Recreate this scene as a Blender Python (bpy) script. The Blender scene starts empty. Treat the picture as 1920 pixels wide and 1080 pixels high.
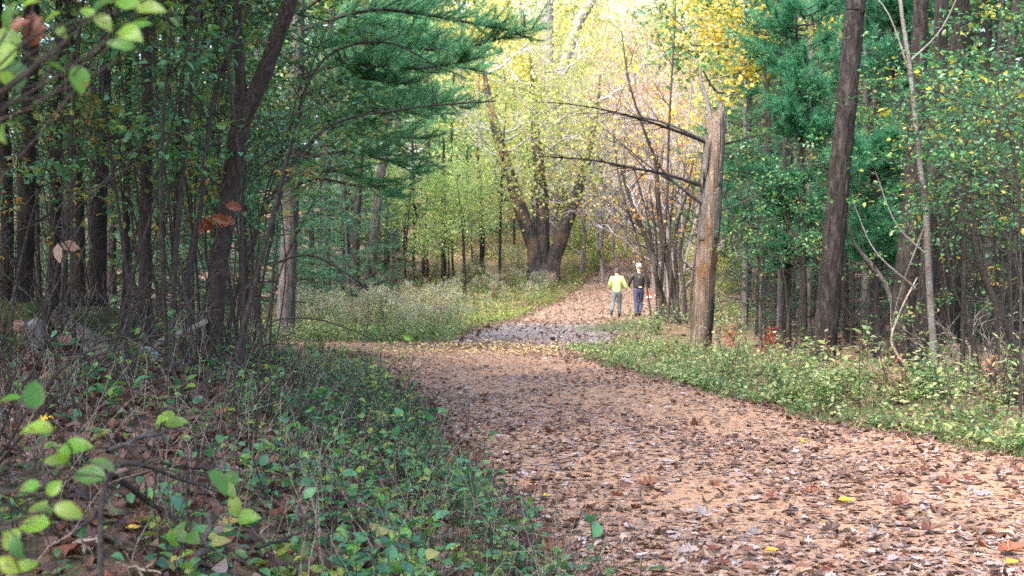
import bpy, bmesh, math, random
import numpy as np
from mathutils import Vector

# ------------------------------------------------------------------ basics
scene = bpy.context.scene
COL = scene.collection
F, CAMZ, HOR = 2638.0, 1.7, 503.0          # focal length in photo pixels, eye height, horizon row
R = np.random.default_rng(11)

def at(px, py, d):
    return np.array([(px - 960.0) / F * d, d, CAMZ - (py - HOR) / F * d])

def sstep(a, b, t):
    t = np.clip((np.asarray(t, float) - a) / (b - a), 0, 1)
    return t * t * (3 - 2 * t)

# edges of the main trail (x, y) and of the branch that climbs away from it
TL = np.array([(2.4, -8), (1.35, 2), (.7, 5), (.14, 7.8), (-.14, 9.4), (-.7, 12.9), (-1.48, 18.2), (-2.1, 22.5), (-2.6, 25), (-3.0, 27.3), (-3.7, 28.9), (-7, 29.6), (-12, 30.8), (-20, 33.4)])
TR = np.array([(9.5, -8), (7.4, 2), (6.7, 5), (5.8, 7.8), (4.6, 12.7), (3.35, 16.2), (2.4, 20), (1.75, 24.5), (1.2, 29.6), (.6, 31.2), (-2.5, 32.0), (-7, 32.6), (-12, 33.6), (-20, 36.4)])
BL = np.array([(-2.6, 29), (-1.5, 32), (-.95, 38), (.1, 46), (.9, 51), (2.3, 58), (3.8, 66), (5.2, 72)])
BR = np.array([(1.75, 29), (2.2, 32), (3.2, 39), (4.5, 45), (5.5, 50), (6.2, 58), (6.3, 66), (6.6, 72)])
BANK_Y = [-8, 2, 5, 8, 11, 14, 18, 22, 25]
BANK_H = [.15, .37, .57, .81, .94, 1.0, .77, .3, 0]

def trail_l(y): return np.interp(y, TL[:11, 1], TL[:11, 0])
def trail_r(y): return np.interp(y, TR[:9, 1], TR[:9, 0])

def ground_z(x, y):
    x = np.asarray(x, float); y = np.asarray(y, float)
    z = np.interp(y, BANK_Y, BANK_H) * sstep(-.05, 2.7, trail_l(y) - x)
    z = z + .10 * sstep(0, 1.6, x - trail_r(y)) * (1 - sstep(26, 32, y))
    yy = np.clip(y - 45, 0, None)
    z = z + np.where(yy < 42, .003 * yy ** 2, .003 * 42 ** 2 + 4.2 * (1 - np.exp(-.06 * np.clip(yy - 42, 0, None))))
    z = z + .018 * np.sin(x * 1.7 + 1.1 * np.sin(y * .9)) * np.cos(y * 1.3 + x * .4) + .03 * np.sin(x * .45 + .7) * np.sin(y * .38)
    return z

def gz(x, y): return float(ground_z(x, y))

def unit(v):
    v = np.asarray(v, float)
    return v / np.maximum(np.linalg.norm(v, axis=-1, keepdims=True), 1e-9)

# ------------------------------------------------------------------ mesh builder
class MB:
    def __init__(s):
        s.v = []; s.n = 0; s.f = []
    def add(s, V, faces, mat=0, tint=.5, smooth=False):
        V = np.asarray(V, float).reshape(-1, 3)
        faces = np.asarray(faces, int)
        if len(V) == 0 or len(faces) == 0: return
        t = np.broadcast_to(np.asarray(tint, float), (len(faces),)).copy()
        s.f.append((faces + s.n, mat, t, smooth)); s.v.append(V); s.n += len(V)
    def tube(s, pts, rad, sides=6, mat=0, tint=.5, rough=0.0, rs=None, cap=True):
        P = np.asarray(pts, float); n = len(P)
        rad = np.broadcast_to(np.asarray(rad, float), (n,))
        T = np.gradient(P, axis=0); T = unit(T)
        u = np.cross(T[0], [0.31, .9, .2]); u = unit(u)
        U = np.empty_like(P)
        for i in range(n):
            u = u - T[i] * np.dot(u, T[i]); u = u / max(np.linalg.norm(u), 1e-9); U[i] = u
        W = np.cross(T, U)
        a = np.linspace(0, 2 * np.pi, sides, endpoint=False)
        rr = rad[:, None] * np.ones((1, sides))
        if rough and rs is not None:
            rr = rr * (1 + rough * rs.normal(0, 1, (n, sides)))
            rr = rr * (1 + rough * 1.2 * rs.normal(0, 1, (1, sides)))
        V = P[:, None, :] + rr[:, :, None] * (np.cos(a)[None, :, None] * U[:, None, :] + np.sin(a)[None, :, None] * W[:, None, :])
        i, j = np.meshgrid(np.arange(n - 1), np.arange(sides), indexing='ij')
        j2 = (j + 1) % sides
        q = np.stack([i * sides + j, i * sides + j2, (i + 1) * sides + j2, (i + 1) * sides + j], -1).reshape(-1, 4)
        s.add(V.reshape(-1, 3), q, mat, tint, True)
        if cap:
            e = V[-1]; c = P[-1] + T[-1] * rad[-1] * .4
            vv = np.vstack([e, c[None]]); k = np.arange(sides)
            s.add(vv, np.stack([k, (k + 1) % sides, np.full(sides, sides)], -1), mat, tint, True)
    def mesh(s, name, origin=(0, 0, 0)):
        me = bpy.data.meshes.new(name)
        V = np.vstack(s.v) - np.asarray(origin, float)
        me.vertices.add(len(V)); me.vertices.foreach_set('co', V.astype(np.float32).ravel())
        loops = np.concatenate([f.ravel() for f, *_ in s.f]).astype(np.int32)
        tot = np.concatenate([np.full(len(f), f.shape[1]) for f, *_ in s.f]).astype(np.int32)
        st = np.concatenate([[0], np.cumsum(tot)[:-1]]).astype(np.int32)
        me.loops.add(len(loops)); me.loops.foreach_set('vertex_index', loops)
        me.polygons.add(len(tot)); me.polygons.foreach_set('loop_start', st)
        me.polygons.foreach_set('material_index', np.concatenate([np.full(len(f), m) for f, m, *_ in s.f]).astype(np.int32))
        me.polygons.foreach_set('use_smooth', np.concatenate([np.full(len(f), sm) for f, _m, _t, sm in s.f]).astype(bool))
        at_ = me.attributes.new('tint', 'FLOAT', 'FACE')
        at_.data.foreach_set('value', np.concatenate([t for _f, _m, t, _s in s.f]).astype(np.float32))
        me.update(calc_edges=True)
        return me
    def build(s, name, mats, parent=None, origin=(0, 0, 0)):
        me = s.mesh(name, origin)
        for m in (mats if isinstance(mats, (list, tuple)) else [mats]): me.materials.append(m)
        o = bpy.data.objects.new(name, me); COL.objects.link(o)
        if parent is not None: o.parent = parent
        else: o.location = origin
        return o

def tag(o, label=None, cat=None, group=None, kind=None):
    if label: o['label'] = label
    if cat: o['category'] = cat
    if group: o['group'] = group
    if kind: o['kind'] = kind
    return o

def thing(name, loc, label, cat, group=None):
    o = bpy.data.objects.new(name, None); COL.objects.link(o); o.location = loc
    o.empty_display_size = .1
    return tag(o, label, cat, group)

def dup(root, loc, rz=0, sc=1, label=None, group=None, mats=None, tilt=(0, 0)):
    """a copy of a thing and of each of its parts; mats swaps materials on the copy only"""
    r = root.copy(); COL.objects.link(r); r.location = loc
    r.rotation_euler = (tilt[0], tilt[1], rz); r.scale = (sc, sc, sc) if np.isscalar(sc) else sc
    if label: r['label'] = label
    if group: r['group'] = group
    def kids(src, dst):
        for ch in list(src.children):
            c = ch.copy(); COL.objects.link(c); c.parent = dst
            swap(c, mats); kids(ch, c)
    swap(r, mats); kids(root, r)
    return r

def swap(o, mats):
    if not mats or o.type != 'MESH': return
    for s in o.material_slots:
        if s.material and s.material.name in mats:
            m = mats[s.material.name]; s.link = 'OBJECT'; s.material = m

def move(o, loc, rz=0, sc=1, label=None, tilt=(0, 0)):
    o.location = loc; o.rotation_euler = (tilt[0], tilt[1], rz); o.scale = (sc, sc, sc) if np.isscalar(sc) else sc
    if label: o['label'] = label
    return o

class Stamp:
    """first use moves the original, later uses copy it"""
    def __init__(s, root): s.root = root; s.used = False
    def put(s, loc, rz=0, sc=1, label=None, group=None, mats=None, tilt=(0, 0)):
        if not s.used:
            s.used = True
            if group: s.root['group'] = group
            move(s.root, loc, rz, sc, label, tilt)
            if mats:
                swap(s.root, mats)
                for c in s.root.children: swap(c, mats)
            return s.root
        return dup(s.root, loc, rz, sc, label, group, mats, tilt)

# ------------------------------------------------------------------ leaf shapes
_ov = np.array([(0, 0), (0, .36), (0, .72), (0, 1), (-.27, .3), (-.23, .66), (.27, .3), (.23, .66)])
OVAL = (_ov, [(0, 1, 4, 4), (4, 1, 2, 5), (5, 2, 3, 3), (0, 6, 1, 1), (6, 7, 2, 1), (7, 3, 2, 2)])
def _blade(half):
    mid = [(0, y) for _x, y in half]; k = len(half); uv = mid + [(x, y) for x, y in half[1:-1]] + [(-x, y) for x, y in half[1:-1]]; f = []
    for s, o in ((1, k), (-1, 2 * k - 2)):
        e = lambda i: o + i - 1
        for i in range(k - 1):
            if i == 0: q = (0, e(1), 1, 1)
            elif i == k - 2: q = (i, e(i), k - 1, k - 1)
            else: q = (i, e(i), e(i + 1), i + 1)
            f.append(q if s > 0 else ((q[0], q[2], q[1], q[1]) if q[2] == q[3] else q[::-1]))
    return np.array(uv, float), f
FINE = _blade([(0, 0), (.12, .07), (.225, .2), (.27, .36), (.262, .52), (.205, .7), (.11, .86), (0, 1)])
_di = np.array([(0, 0), (.3, .5), (0, 1), (-.3, .5)])
DIAMOND = (_di, [(0, 1, 2, 3)])
def _fan(outline, centre):
    o = np.array(outline, float); n = len(o)
    uv = np.vstack([o, [centre]])
    return uv, [(i, (i + 1) % n, n, n) for i in range(n)]
def _mirror(half):
    h = list(half)
    return h + [(-x, y) for x, y in reversed(h) if abs(x) > 1e-6]
OAK = _fan(_mirror([(0, 0), (.09, .1), (.24, .19), (.17, .29), (.36, .42), (.23, .52), (.37, .66), (.22, .76), (.21, .9), (0, 1)]), (0, .5))
MAPLE = _fan(_mirror([(0, 0), (.16, .02), (.34, .1), (.26, .22), (.52, .42), (.3, .44), (.34, .62), (.17, .6), (0, 1)]), (0, .32))
LANCE = (np.array([(0, 0), (.11, .35), (.07, .75), (0, 1), (-.11, .35), (-.07, .75)]), [(0, 1, 5 - 1, 4), (4, 1, 2, 5), (5, 2, 3, 3)])

def frame(D, N):
    D = unit(D); N = np.asarray(N, float)
    N = N - D * np.sum(N * D, -1, keepdims=True); N = unit(N)
    return D, N, np.cross(D, N)

def leaves(mb, shape, P, D, N, size, mat=0, tint=.5, fold=.12, curl=0.0, curlx=0.0, wid=1.0, smooth=False):
    """many leaves at once: P base, D along the leaf, N its face normal"""
    uv, faces = shape; n = len(P); k = len(uv)
    if n == 0: return
    D, N, S = frame(D, N)
    size = np.broadcast_to(np.asarray(size, float), (n,)); wid = np.broadcast_to(np.asarray(wid, float), (n,))
    fold = np.broadcast_to(np.asarray(fold, float), (n,)); curl = np.broadcast_to(np.asarray(curl, float), (n,)); curlx = np.broadcast_to(np.asarray(curlx, float), (n,))
    u = uv[:, 0][None, :] * wid[:, None]; v = uv[:, 1][None, :] * np.ones((n, 1))
    h = fold[:, None] * np.abs(u) * 1.6 - curl[:, None] * (v - .5) ** 2 * 1.2 + curlx[:, None] * u * u * 2.2
    V = P[:, None, :] + size[:, None, None] * (u[..., None] * S[:, None, :] + v[..., None] * D[:, None, :] + h[..., None] * N[:, None, :])
    base = (np.arange(n) * k)[:, None]
    t = np.broadcast_to(np.asarray(tint, float), (n,))
    V = V.reshape(-1, 3)
    quads = [f for f in faces if f[2] != f[3]]; tris = [f[:3] for f in faces if f[2] == f[3]]
    if quads:
        q = np.array(quads); Q = (base[:, None, :] + q[None]).reshape(-1, 4)
        mb.add(V, Q, mat, np.repeat(t, len(q)), smooth)
        if tris:
            q = np.array(tris); Q = (base[:, None, :] + q[None]).reshape(-1, 3) 
            mb.f.append((Q + mb.n - len(V), mat, np.repeat(t, len(q)), smooth))
    else:
        q = np.array(tris); Q = (base[:, None, :] + q[None]).reshape(-1, 3)
        mb.add(V, Q, mat, np.repeat(t, len(q)))

def rdir(rs, n, zbias=0.0, flat=1.0):
    d = rs.normal(0, 1, (n, 3)); d[:, 2] = d[:, 2] * flat + zbias
    return unit(d)

def needles(mb, P, D, rs, per=10, ln=.1, w=.006, spread=.7, mat=1, tint=None):
    n = len(P)
    if n == 0: return
    P = np.repeat(P, per, 0); D = np.repeat(unit(D), per, 0)
    P = P + D * rs.uniform(-.5, .3, (n * per, 1)) * ln
    dd = unit(D + spread * rs.normal(0, 1, (n * per, 3)))
    s = unit(np.cross(dd, rs.normal(0, 1, (n * per, 3)))) * w * .5
    L = ln * rs.uniform(.7, 1.15, (n * per, 1))
    V = np.stack([P - s, P + s, P + dd * L], 1).reshape(-1, 3)
    t = rs.uniform(0, 1, n) if tint is None else np.broadcast_to(tint, (n,))
    mb.add(V, np.arange(n * per * 3).reshape(-1, 3), mat, np.clip(np.repeat(t, per) + rs.normal(0, .12, n * per), 0, 1))

def wander(rs, p, d, L, n, wob=.15, up=0.0):
    d = unit(np.asarray(d, float)); p = np.asarray(p, float); out = [p.copy()]
    for _ in range(n):
        d = unit(d + rs.normal(0, wob, 3) + np.array([0, 0, up])); p = p + d * (L / n); out.append(p.copy())
    return np.array(out)

def smooth_poly(pts, n):
    """Catmull-Rom through rows of numbers, about n points"""
    P = np.asarray(pts, float); m = len(P)
    if m < 3:
        t = np.linspace(0, 1, n)[:, None]; return P[0] * (1 - t) + P[-1] * t
    A = np.vstack([2 * P[0] - P[1], P, 2 * P[-1] - P[-2]]); out = []
    for t in np.linspace(0, m - 1 - 1e-6, n):
        i = int(t); f = t - i; a, b, c, d = A[i:i + 4]
        out.append(.5 * (2 * b + (c - a) * f + (2 * a - 5 * b + 4 * c - d) * f * f + (3 * b - a - 3 * c + d) * f ** 3))
    return np.array(out)

# ------------------------------------------------------------------ materials
def new_mat(name):
    m = bpy.data.materials.new(name); m.use_nodes = True
    nt = m.node_tree; nt.nodes.clear()
    return m, nt, nt.nodes, nt.links

def ramp(nodes, stops, interp='LINEAR'):
    r = nodes.new('ShaderNodeValToRGB'); r.color_ramp.interpolation = interp
    e = r.color_ramp.elements
    while len(e) > 1: e.remove(e[-1])
    e[0].position = stops[0][0]; e[0].color = (*stops[0][1], 1)
    for p, c in stops[1:]:
        x = e.new(p); x.color = (*c, 1)
    return r

def leaf_mat(name, cols, transl=.4, rough=.5, spec=.35, objvar=.16, gain=1.35, spots=None):
    m, nt, N, L = new_mat(name)
    a = N.new('ShaderNodeAttribute'); a.attribute_name = 'tint'
    k = len(cols)
    r = ramp(N, [(i / max(k - 1, 1), c) for i, c in enumerate(cols)])
    L.new(a.outputs['Fac'], r.inputs[0])
    oi = N.new('ShaderNodeObjectInfo')
    mr = N.new('ShaderNodeMapRange'); mr.inputs[3].default_value = 1 - objvar; mr.inputs[4].default_value = 1 + objvar
    L.new(oi.outputs['Random'], mr.inputs[0])
    hs = N.new('ShaderNodeHueSaturation'); L.new(r.outputs[0], hs.inputs['Color']); L.new(mr.outputs[0], hs.inputs['Value'])
    tc = N.new('ShaderNodeTexCoord'); no = N.new('ShaderNodeTexNoise'); no.inputs['Scale'].default_value = 14; no.inputs['Detail'].default_value = 3
    L.new(tc.outputs['Object'], no.inputs['Vector'])
    mr2 = N.new('ShaderNodeMapRange'); mr2.inputs[1].default_value = .3; mr2.inputs[2].default_value = .7; mr2.inputs[3].default_value = .78; mr2.inputs[4].default_value = 1.2
    L.new(no.outputs['Fac'], mr2.inputs[0])
    hs3 = N.new('ShaderNodeHueSaturation'); L.new(hs.outputs[0], hs3.inputs['Color']); L.new(mr2.outputs[0], hs3.inputs['Value'])
    if spots:
        sp = N.new('ShaderNodeTexNoise'); sp.inputs['Scale'].default_value = 75; sp.inputs['Detail'].default_value = 3; L.new(tc.outputs['Object'], sp.inputs['Vector'])
        sr = ramp(N, [(.58, (0, 0, 0)), (.66, (1, 1, 1))]); L.new(sp.outputs['Fac'], sr.inputs[0])
        mxs = N.new('ShaderNodeMix'); mxs.data_type = 'RGBA'; L.new(sr.outputs[0], mxs.inputs[0]); L.new(hs3.outputs[0], mxs.inputs[6]); mxs.inputs[7].default_value = (*spots, 1)
        class _O: outputs = [mxs.outputs[2]]
        hs3 = _O
    b = N.new('ShaderNodeBsdfPrincipled'); L.new(hs3.outputs[0], b.inputs['Base Color'])
    b.inputs['Roughness'].default_value = rough; b.inputs['Specular IOR Level'].default_value = spec
    hs2 = N.new('ShaderNodeHueSaturation'); hs2.inputs['Value'].default_value = gain; hs2.inputs['Saturation'].default_value = 1.08
    L.new(hs3.outputs[0], hs2.inputs['Color'])
    t = N.new('ShaderNodeBsdfTranslucent'); L.new(hs2.outputs[0], t.inputs['Color'])
    mx = N.new('ShaderNodeMixShader'); mx.inputs[0].default_value = transl
    L.new(b.outputs[0], mx.inputs[1]); L.new(t.outputs[0], mx.inputs[2])
    o = N.new('ShaderNodeOutputMaterial'); L.new(mx.outputs[0], o.inputs['Surface'])
    return m

def bark_mat(name, cols, scale=6.0, stretch=.18, bump=.6, patch=None, patch_scale=1.5, rough=.9):
    m, nt, N, L = new_mat(name)
    tc = N.new('ShaderNodeTexCoord'); mp = N.new('ShaderNodeMapping'); mp.inputs['Scale'].default_value = (scale, scale, scale * stretch)
    L.new(tc.outputs['Object'], mp.inputs[0])
    n1 = N.new('ShaderNodeTexNoise'); n1.inputs['Scale'].default_value = 2.2; n1.inputs['Detail'].default_value = 6; n1.inputs['Roughness'].default_value = .7
    L.new(mp.outputs[0], n1.inputs['Vector'])
    vo = N.new('ShaderNodeTexVoronoi'); vo.feature = 'DISTANCE_TO_EDGE'; vo.inputs['Scale'].default_value = 2.4
    n2 = N.new('ShaderNodeMix'); n2.data_type = 'VECTOR'; n2.inputs[0].default_value = .25
    L.new(mp.outputs[0], n2.inputs[4]); L.new(n1.outputs['Color'], n2.inputs[5]); L.new(n2.outputs[1], vo.inputs['Vector'])
    r = ramp(N, [(.3 + .4 * i / max(len(cols) - 1, 1), c) for i, c in enumerate(cols)])
    L.new(n1.outputs['Fac'], r.inputs[0])
    col = r.outputs[0]
    if patch:
        n3 = N.new('ShaderNodeTexNoise'); n3.inputs['Scale'].default_value = patch_scale; n3.inputs['Detail'].default_value = 4
        L.new(tc.outputs['Object'], n3.inputs['Vector'])
        rr = ramp(N, [(.5, (0, 0, 0)), (.62, (1, 1, 1))]); L.new(n3.outputs['Fac'], rr.inputs[0])
        mx = N.new('ShaderNodeMix'); mx.data_type = 'RGBA'; L.new(rr.outputs[0], mx.inputs[0]); L.new(col, mx.inputs[6]); mx.inputs[7].default_value = (*patch, 1)
        col = mx.outputs[2]
    b = N.new('ShaderNodeBsdfPrincipled'); b.inputs['Roughness'].default_value = rough; b.inputs['Specular IOR Level'].default_value = .2
    L.new(col, b.inputs['Base Color'])
    ad = N.new('ShaderNodeMath'); ad.operation = 'MULTIPLY_ADD'; L.new(vo.outputs['Distance'], ad.inputs[0]); ad.inputs[1].default_value = 1.6; L.new(n1.outputs['Fac'], ad.inputs[2])
    bp = N.new('ShaderNodeBump'); bp.inputs['Strength'].default_value = bump; bp.inputs['Distance'].default_value = .04
    L.new(ad.outputs[0], bp.inputs['Height']); L.new(bp.outputs[0], b.inputs['Normal'])
    o = N.new('ShaderNodeOutputMaterial'); L.new(b.outputs[0], o.inputs['Surface'])
    return m

def litter_mat(name, layers, scale=7.0, bump=.6, fine=None, rough=.85):
    """soil under trodden leaves: cell colours from a palette, broken by noise"""
    m, nt, N, L = new_mat(name)
    tc = N.new('ShaderNodeTexCoord')
    nz = N.new('ShaderNodeTexNoise'); nz.inputs['Scale'].default_value = scale * 1.3; nz.inputs['Detail'].default_value = 5
    L.new(tc.outputs['Object'], nz.inputs['Vector'])
    mxv = N.new('ShaderNodeMix'); mxv.data_type = 'VECTOR'; mxv.inputs[0].default_value = .12
    L.new(tc.outputs['Object'], mxv.inputs[4]); L.new(nz.outputs['Color'], mxv.inputs[5])
    vo = N.new('ShaderNodeTexVoronoi'); vo.inputs['Scale'].default_value = scale; L.new(mxv.outputs[1], vo.inputs['Vector'])
    sx = N.new('ShaderNodeSeparateColor'); L.new(vo.outputs['Color'], sx.inputs[0])
    r = ramp(N, [(i / max(len(layers) - 1, 1), c) for i, c in enumerate(layers)]); L.new(sx.outputs[0], r.inputs[0])
    big = N.new('ShaderNodeTexNoise'); big.inputs['Scale'].default_value = .55; big.inputs['Detail'].default_value = 6; big.inputs['Roughness'].default_value = .65
    L.new(tc.outputs['Object'], big.inputs['Vector'])
    col = r.outputs[0]
    if fine:
        rr = ramp(N, [(.46, (0, 0, 0)), (.66, (.8, .8, .8))]); L.new(big.outputs['Fac'], rr.inputs[0])
        fn = N.new('ShaderNodeTexNoise'); fn.inputs['Scale'].default_value = 38; fn.inputs['Detail'].default_value = 6; fn.inputs['Roughness'].default_value = .75
        L.new(tc.outputs['Object'], fn.inputs['Vector'])
        fr = ramp(N, [(.32, fine[0]), (.5, fine[1]), (.68, fine[2])]); L.new(fn.outputs['Fac'], fr.inputs[0])
        mx = N.new('ShaderNodeMix'); mx.data_type = 'RGBA'; L.new(rr.outputs[0], mx.inputs[0]); L.new(col, mx.inputs[6]); L.new(fr.outputs[0], mx.inputs[7])
        col = mx.outputs[2]
    b = N.new('ShaderNodeBsdfPrincipled'); b.inputs['Roughness'].default_value = rough; b.inputs['Specular IOR Level'].default_value = .25
    L.new(col, b.inputs['Base Color'])
    bp = N.new('ShaderNodeBump'); bp.inputs['Strength'].default_value = bump; bp.inputs['Distance'].default_value = .03
    L.new(nz.outputs['Fac'], bp.inputs['Height']); L.new(bp.outputs[0], b.inputs['Normal'])
    o = N.new('ShaderNodeOutputMaterial'); L.new(b.outputs[0], o.inputs['Surface'])
    return m

def plain_mat(name, col, rough=.8, var=.15, scale=20.0, bump=.2):
    m, nt, N, L = new_mat(name)
    tc = N.new('ShaderNodeTexCoord'); n1 = N.new('ShaderNodeTexNoise'); n1.inputs['Scale'].default_value = scale; n1.inputs['Detail'].default_value = 4
    L.new(tc.outputs['Object'], n1.inputs['Vector'])
    r = ramp(N, [(.3, tuple(c * (1 - var) for c in col)), (.7, tuple(min(1, c * (1 + var)) for c in col))]); L.new(n1.outputs['Fac'], r.inputs[0])
    b = N.new('ShaderNodeBsdfPrincipled'); b.inputs['Roughness'].default_value = rough; L.new(r.outputs[0], b.inputs['Base Color'])
    bp = N.new('ShaderNodeBump'); bp.inputs['Strength'].default_value = bump; bp.inputs['Distance'].default_value = .01
    L.new(n1.outputs['Fac'], bp.inputs['Height']); L.new(bp.outputs[0], b.inputs['Normal'])
    o = N.new('ShaderNodeOutputMaterial'); L.new(b.outputs[0], o.inputs['Surface'])
    return m

M = {}
M['ground'] = litter_mat('forest_floor', [(.05, .03, .02), (.12, .075, .045), (.2, .12, .08), (.09, .05, .03), (.24, .16, .11)], 8, .8,
                         ((.03, .03, .015), (.075, .08, .035), (.14, .12, .06)))
M['path'] = litter_mat('trodden_leaves', [(.15, .08, .048), (.36, .205, .12), (.27, .17, .115), (.42, .27, .175), (.1, .055, .035), (.35, .235, .175), (.3, .155, .08)], 24, .7,
                       ((.18, .095, .05), (.39, .22, .125), (.5, .33, .21)))
M['gravel'] = litter_mat('grey_gravel', [(.15, .14, .145), (.23, .215, .225), (.19, .16, .15), (.29, .275, .29), (.12, .1, .095)], 16, .8,
                         ((.12, .085, .062), (.17, .125, .1), (.21, .165, .14)))
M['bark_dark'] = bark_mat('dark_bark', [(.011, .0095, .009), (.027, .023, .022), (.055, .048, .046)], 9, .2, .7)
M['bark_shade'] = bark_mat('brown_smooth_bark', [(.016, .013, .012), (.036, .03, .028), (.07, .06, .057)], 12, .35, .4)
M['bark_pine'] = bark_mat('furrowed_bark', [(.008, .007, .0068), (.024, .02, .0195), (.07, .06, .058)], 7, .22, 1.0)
M['bark_grey'] = bark_mat('grey_bark', [(.04, .036, .034), (.085, .078, .075), (.18, .165, .16)], 6, .2, .7)
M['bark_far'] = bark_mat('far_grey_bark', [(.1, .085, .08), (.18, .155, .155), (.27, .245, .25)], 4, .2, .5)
M['bark_maple'] = bark_mat('maple_bark', [(.018, .016, .017), (.045, .041, .042), (.1, .092, .094)], 5, .2, .9, (.12, .08, .062), 1.1)
M['bark_birch'] = bark_mat('pale_birch_bark', [(.075, .072, .07), (.15, .145, .143), (.27, .26, .255)], 10, 2.5, .2, (.12, .1, .09), 3.0)
M['twig'] = bark_mat('twig_bark', [(.016, .013, .0125), (.038, .033, .031), (.08, .07, .066)], 20, .3, .3)
M['twig_pale'] = bark_mat('pale_dry_twig', [(.15, .125, .1), (.26, .225, .19), (.38, .34, .3)], 20, .3, .3)
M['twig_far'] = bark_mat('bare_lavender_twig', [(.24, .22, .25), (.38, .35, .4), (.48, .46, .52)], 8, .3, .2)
M['snag_wood'] = bark_mat('weathered_snag_wood', [(.045, .034, .027), (.15, .115, .09), (.3, .245, .2)], 9, .05, 1.0, (.13, .066, .036), 1.5)
M['snag_bark'] = bark_mat('grey_snag_bark', [(.05, .045, .04), (.1, .09, .083), (.18, .165, .155)], 9, .16, .9)
M['far_path'] = litter_mat('brown_leafy_track', [(.12, .08, .055), (.26, .175, .125), (.2, .14, .105), (.31, .225, .175), (.1, .062, .045)], 14, .8,
                       ((.1, .06, .04), (.17, .11, .075), (.23, .155, .115)))
M['moss'] = litter_mat('moss', [(.012, .024, .008), (.03, .05, .014), (.05, .06, .022), (.06, .045, .03)], 25, 1.0)
M['stone'] = bark_mat('lichen_stone', [(.09, .095, .1), (.2, .21, .22), (.36, .37, .38)], 7, 1, .5, (.06, .08, .035), 4)
M['red_stone'] = bark_mat('reddish_stone', [(.13, .065, .055), (.22, .12, .105), (.3, .19, .17)], 8, 1, .3)
M['end_wood'] = bark_mat('cut_wood_end', [(.12, .08, .06), (.22, .16, .12), (.3, .23, .18)], 12, 1, .2)

M['lf_bright'] = leaf_mat('bright_green_leaf', [(.05, .15, .03), (.09, .23, .03), (.17, .31, .04), (.05, .14, .045), (.26, .36, .05)], .42, .4, .4, gain=1.35, spots=(.12, .12, .03))
M['lf_teal'] = leaf_mat('cool_green_leaf', [(.035, .125, .05), (.06, .185, .08), (.09, .25, .115), (.05, .16, .04), (.16, .28, .05), (.03, .1, .045), (.075, .2, .1)], .3, .42, .45)
M['lf_wood'] = leaf_mat('shade_leaf', [(.05, .14, .065), (.075, .21, .085), (.11, .26, .1), (.17, .29, .07), (.3, .28, .08), (.065, .2, .115)], .4, .45, .4)
M['lf_olive'] = leaf_mat('olive_autumn_leaf', [(.1, .14, .04), (.18, .2, .05), (.3, .25, .05), (.34, .16, .04), (.16, .19, .05)], .4)
M['lf_right'] = leaf_mat('fresh_shrub_leaf', [(.03, .105, .05), (.045, .15, .07), (.065, .19, .07), (.11, .26, .05), (.05, .16, .095), (.04, .13, .06), (.08, .21, .07), (.055, .17, .08), (.36, .33, .05)], .4, .3, .55)
M['lf_yellow'] = leaf_mat('yellow_leaf', [(.54, .44, .08), (.64, .54, .12), (.6, .42, .06), (.42, .46, .11), (.66, .6, .24)], .5, gain=1.25)
M['lf_under'] = leaf_mat('light_understory_leaf', [(.14, .26, .09), (.28, .4, .13), (.46, .52, .19), (.2, .34, .12), (.58, .56, .26)], .5)
M['lf_lime'] = leaf_mat('lime_leaf', [(.3, .36, .1), (.44, .47, .14), (.54, .52, .2), (.22, .32, .1), (.5, .5, .3), (.52, .46, .1)], .5, gain=1.25)
M['lf_pale'] = leaf_mat('pale_autumn_leaf', [(.46, .46, .24), (.55, .52, .36), (.4, .43, .24), (.56, .54, .44), (.4, .38, .38)], .5, gain=1.2)
M['lf_orange'] = leaf_mat('orange_leaf', [(.46, .2, .08), (.5, .28, .1), (.48, .36, .12), (.5, .42, .14)], .5, gain=1.2)
M['lf_mid'] = leaf_mat('mid_green_leaf', [(.09, .16, .05), (.15, .24, .06), (.24, .3, .07), (.34, .36, .09), (.08, .15, .06)], .42)
M['lf_verge'] = leaf_mat('verge_leaf', [(.06, .13, .04), (.11, .2, .06), (.22, .29, .09), (.4, .42, .2), (.08, .19, .09), (.48, .46, .27)], .4, .5, .3)
M['lf_field'] = leaf_mat('field_weed_leaf', [(.1, .18, .07), (.17, .26, .11), (.25, .33, .15), (.2, .22, .12), (.36, .38, .13)], .35, .6, .2)
M['lf_fluff'] = leaf_mat('seed_fluff', [(.2, .19, .15), (.28, .265, .22), (.36, .34, .29), (.24, .26, .16)], .3, .9, .05)
M['lf_brown'] = leaf_mat('brown_weed_leaf', [(.18, .11, .07), (.28, .19, .12), (.36, .26, .17), (.24, .2, .08), (.3, .1, .06)], .3, .7, .1)
M['lf_red'] = leaf_mat('red_leaf', [(.4, .03, .03), (.5, .08, .06), (.45, .2, .06)], .4)
M['needle_pine'] = leaf_mat('white_pine_needle', [(.06, .18, .085), (.09, .265, .125), (.145, .35, .165), (.1, .29, .17), (.17, .24, .1)], .5, .5, .3)
M['needle_soft'] = leaf_mat('soft_young_needle', [(.04, .15, .08), (.06, .21, .11), (.09, .27, .145)], .45, .5, .2)
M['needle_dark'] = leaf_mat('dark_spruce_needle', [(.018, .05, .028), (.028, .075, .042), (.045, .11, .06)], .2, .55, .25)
M['needle_blue'] = leaf_mat('blue_green_needle', [(.045, .125, .075), (.07, .185, .11), (.11, .25, .145), (.1, .15, .07)], .35, .55, .25)
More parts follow.
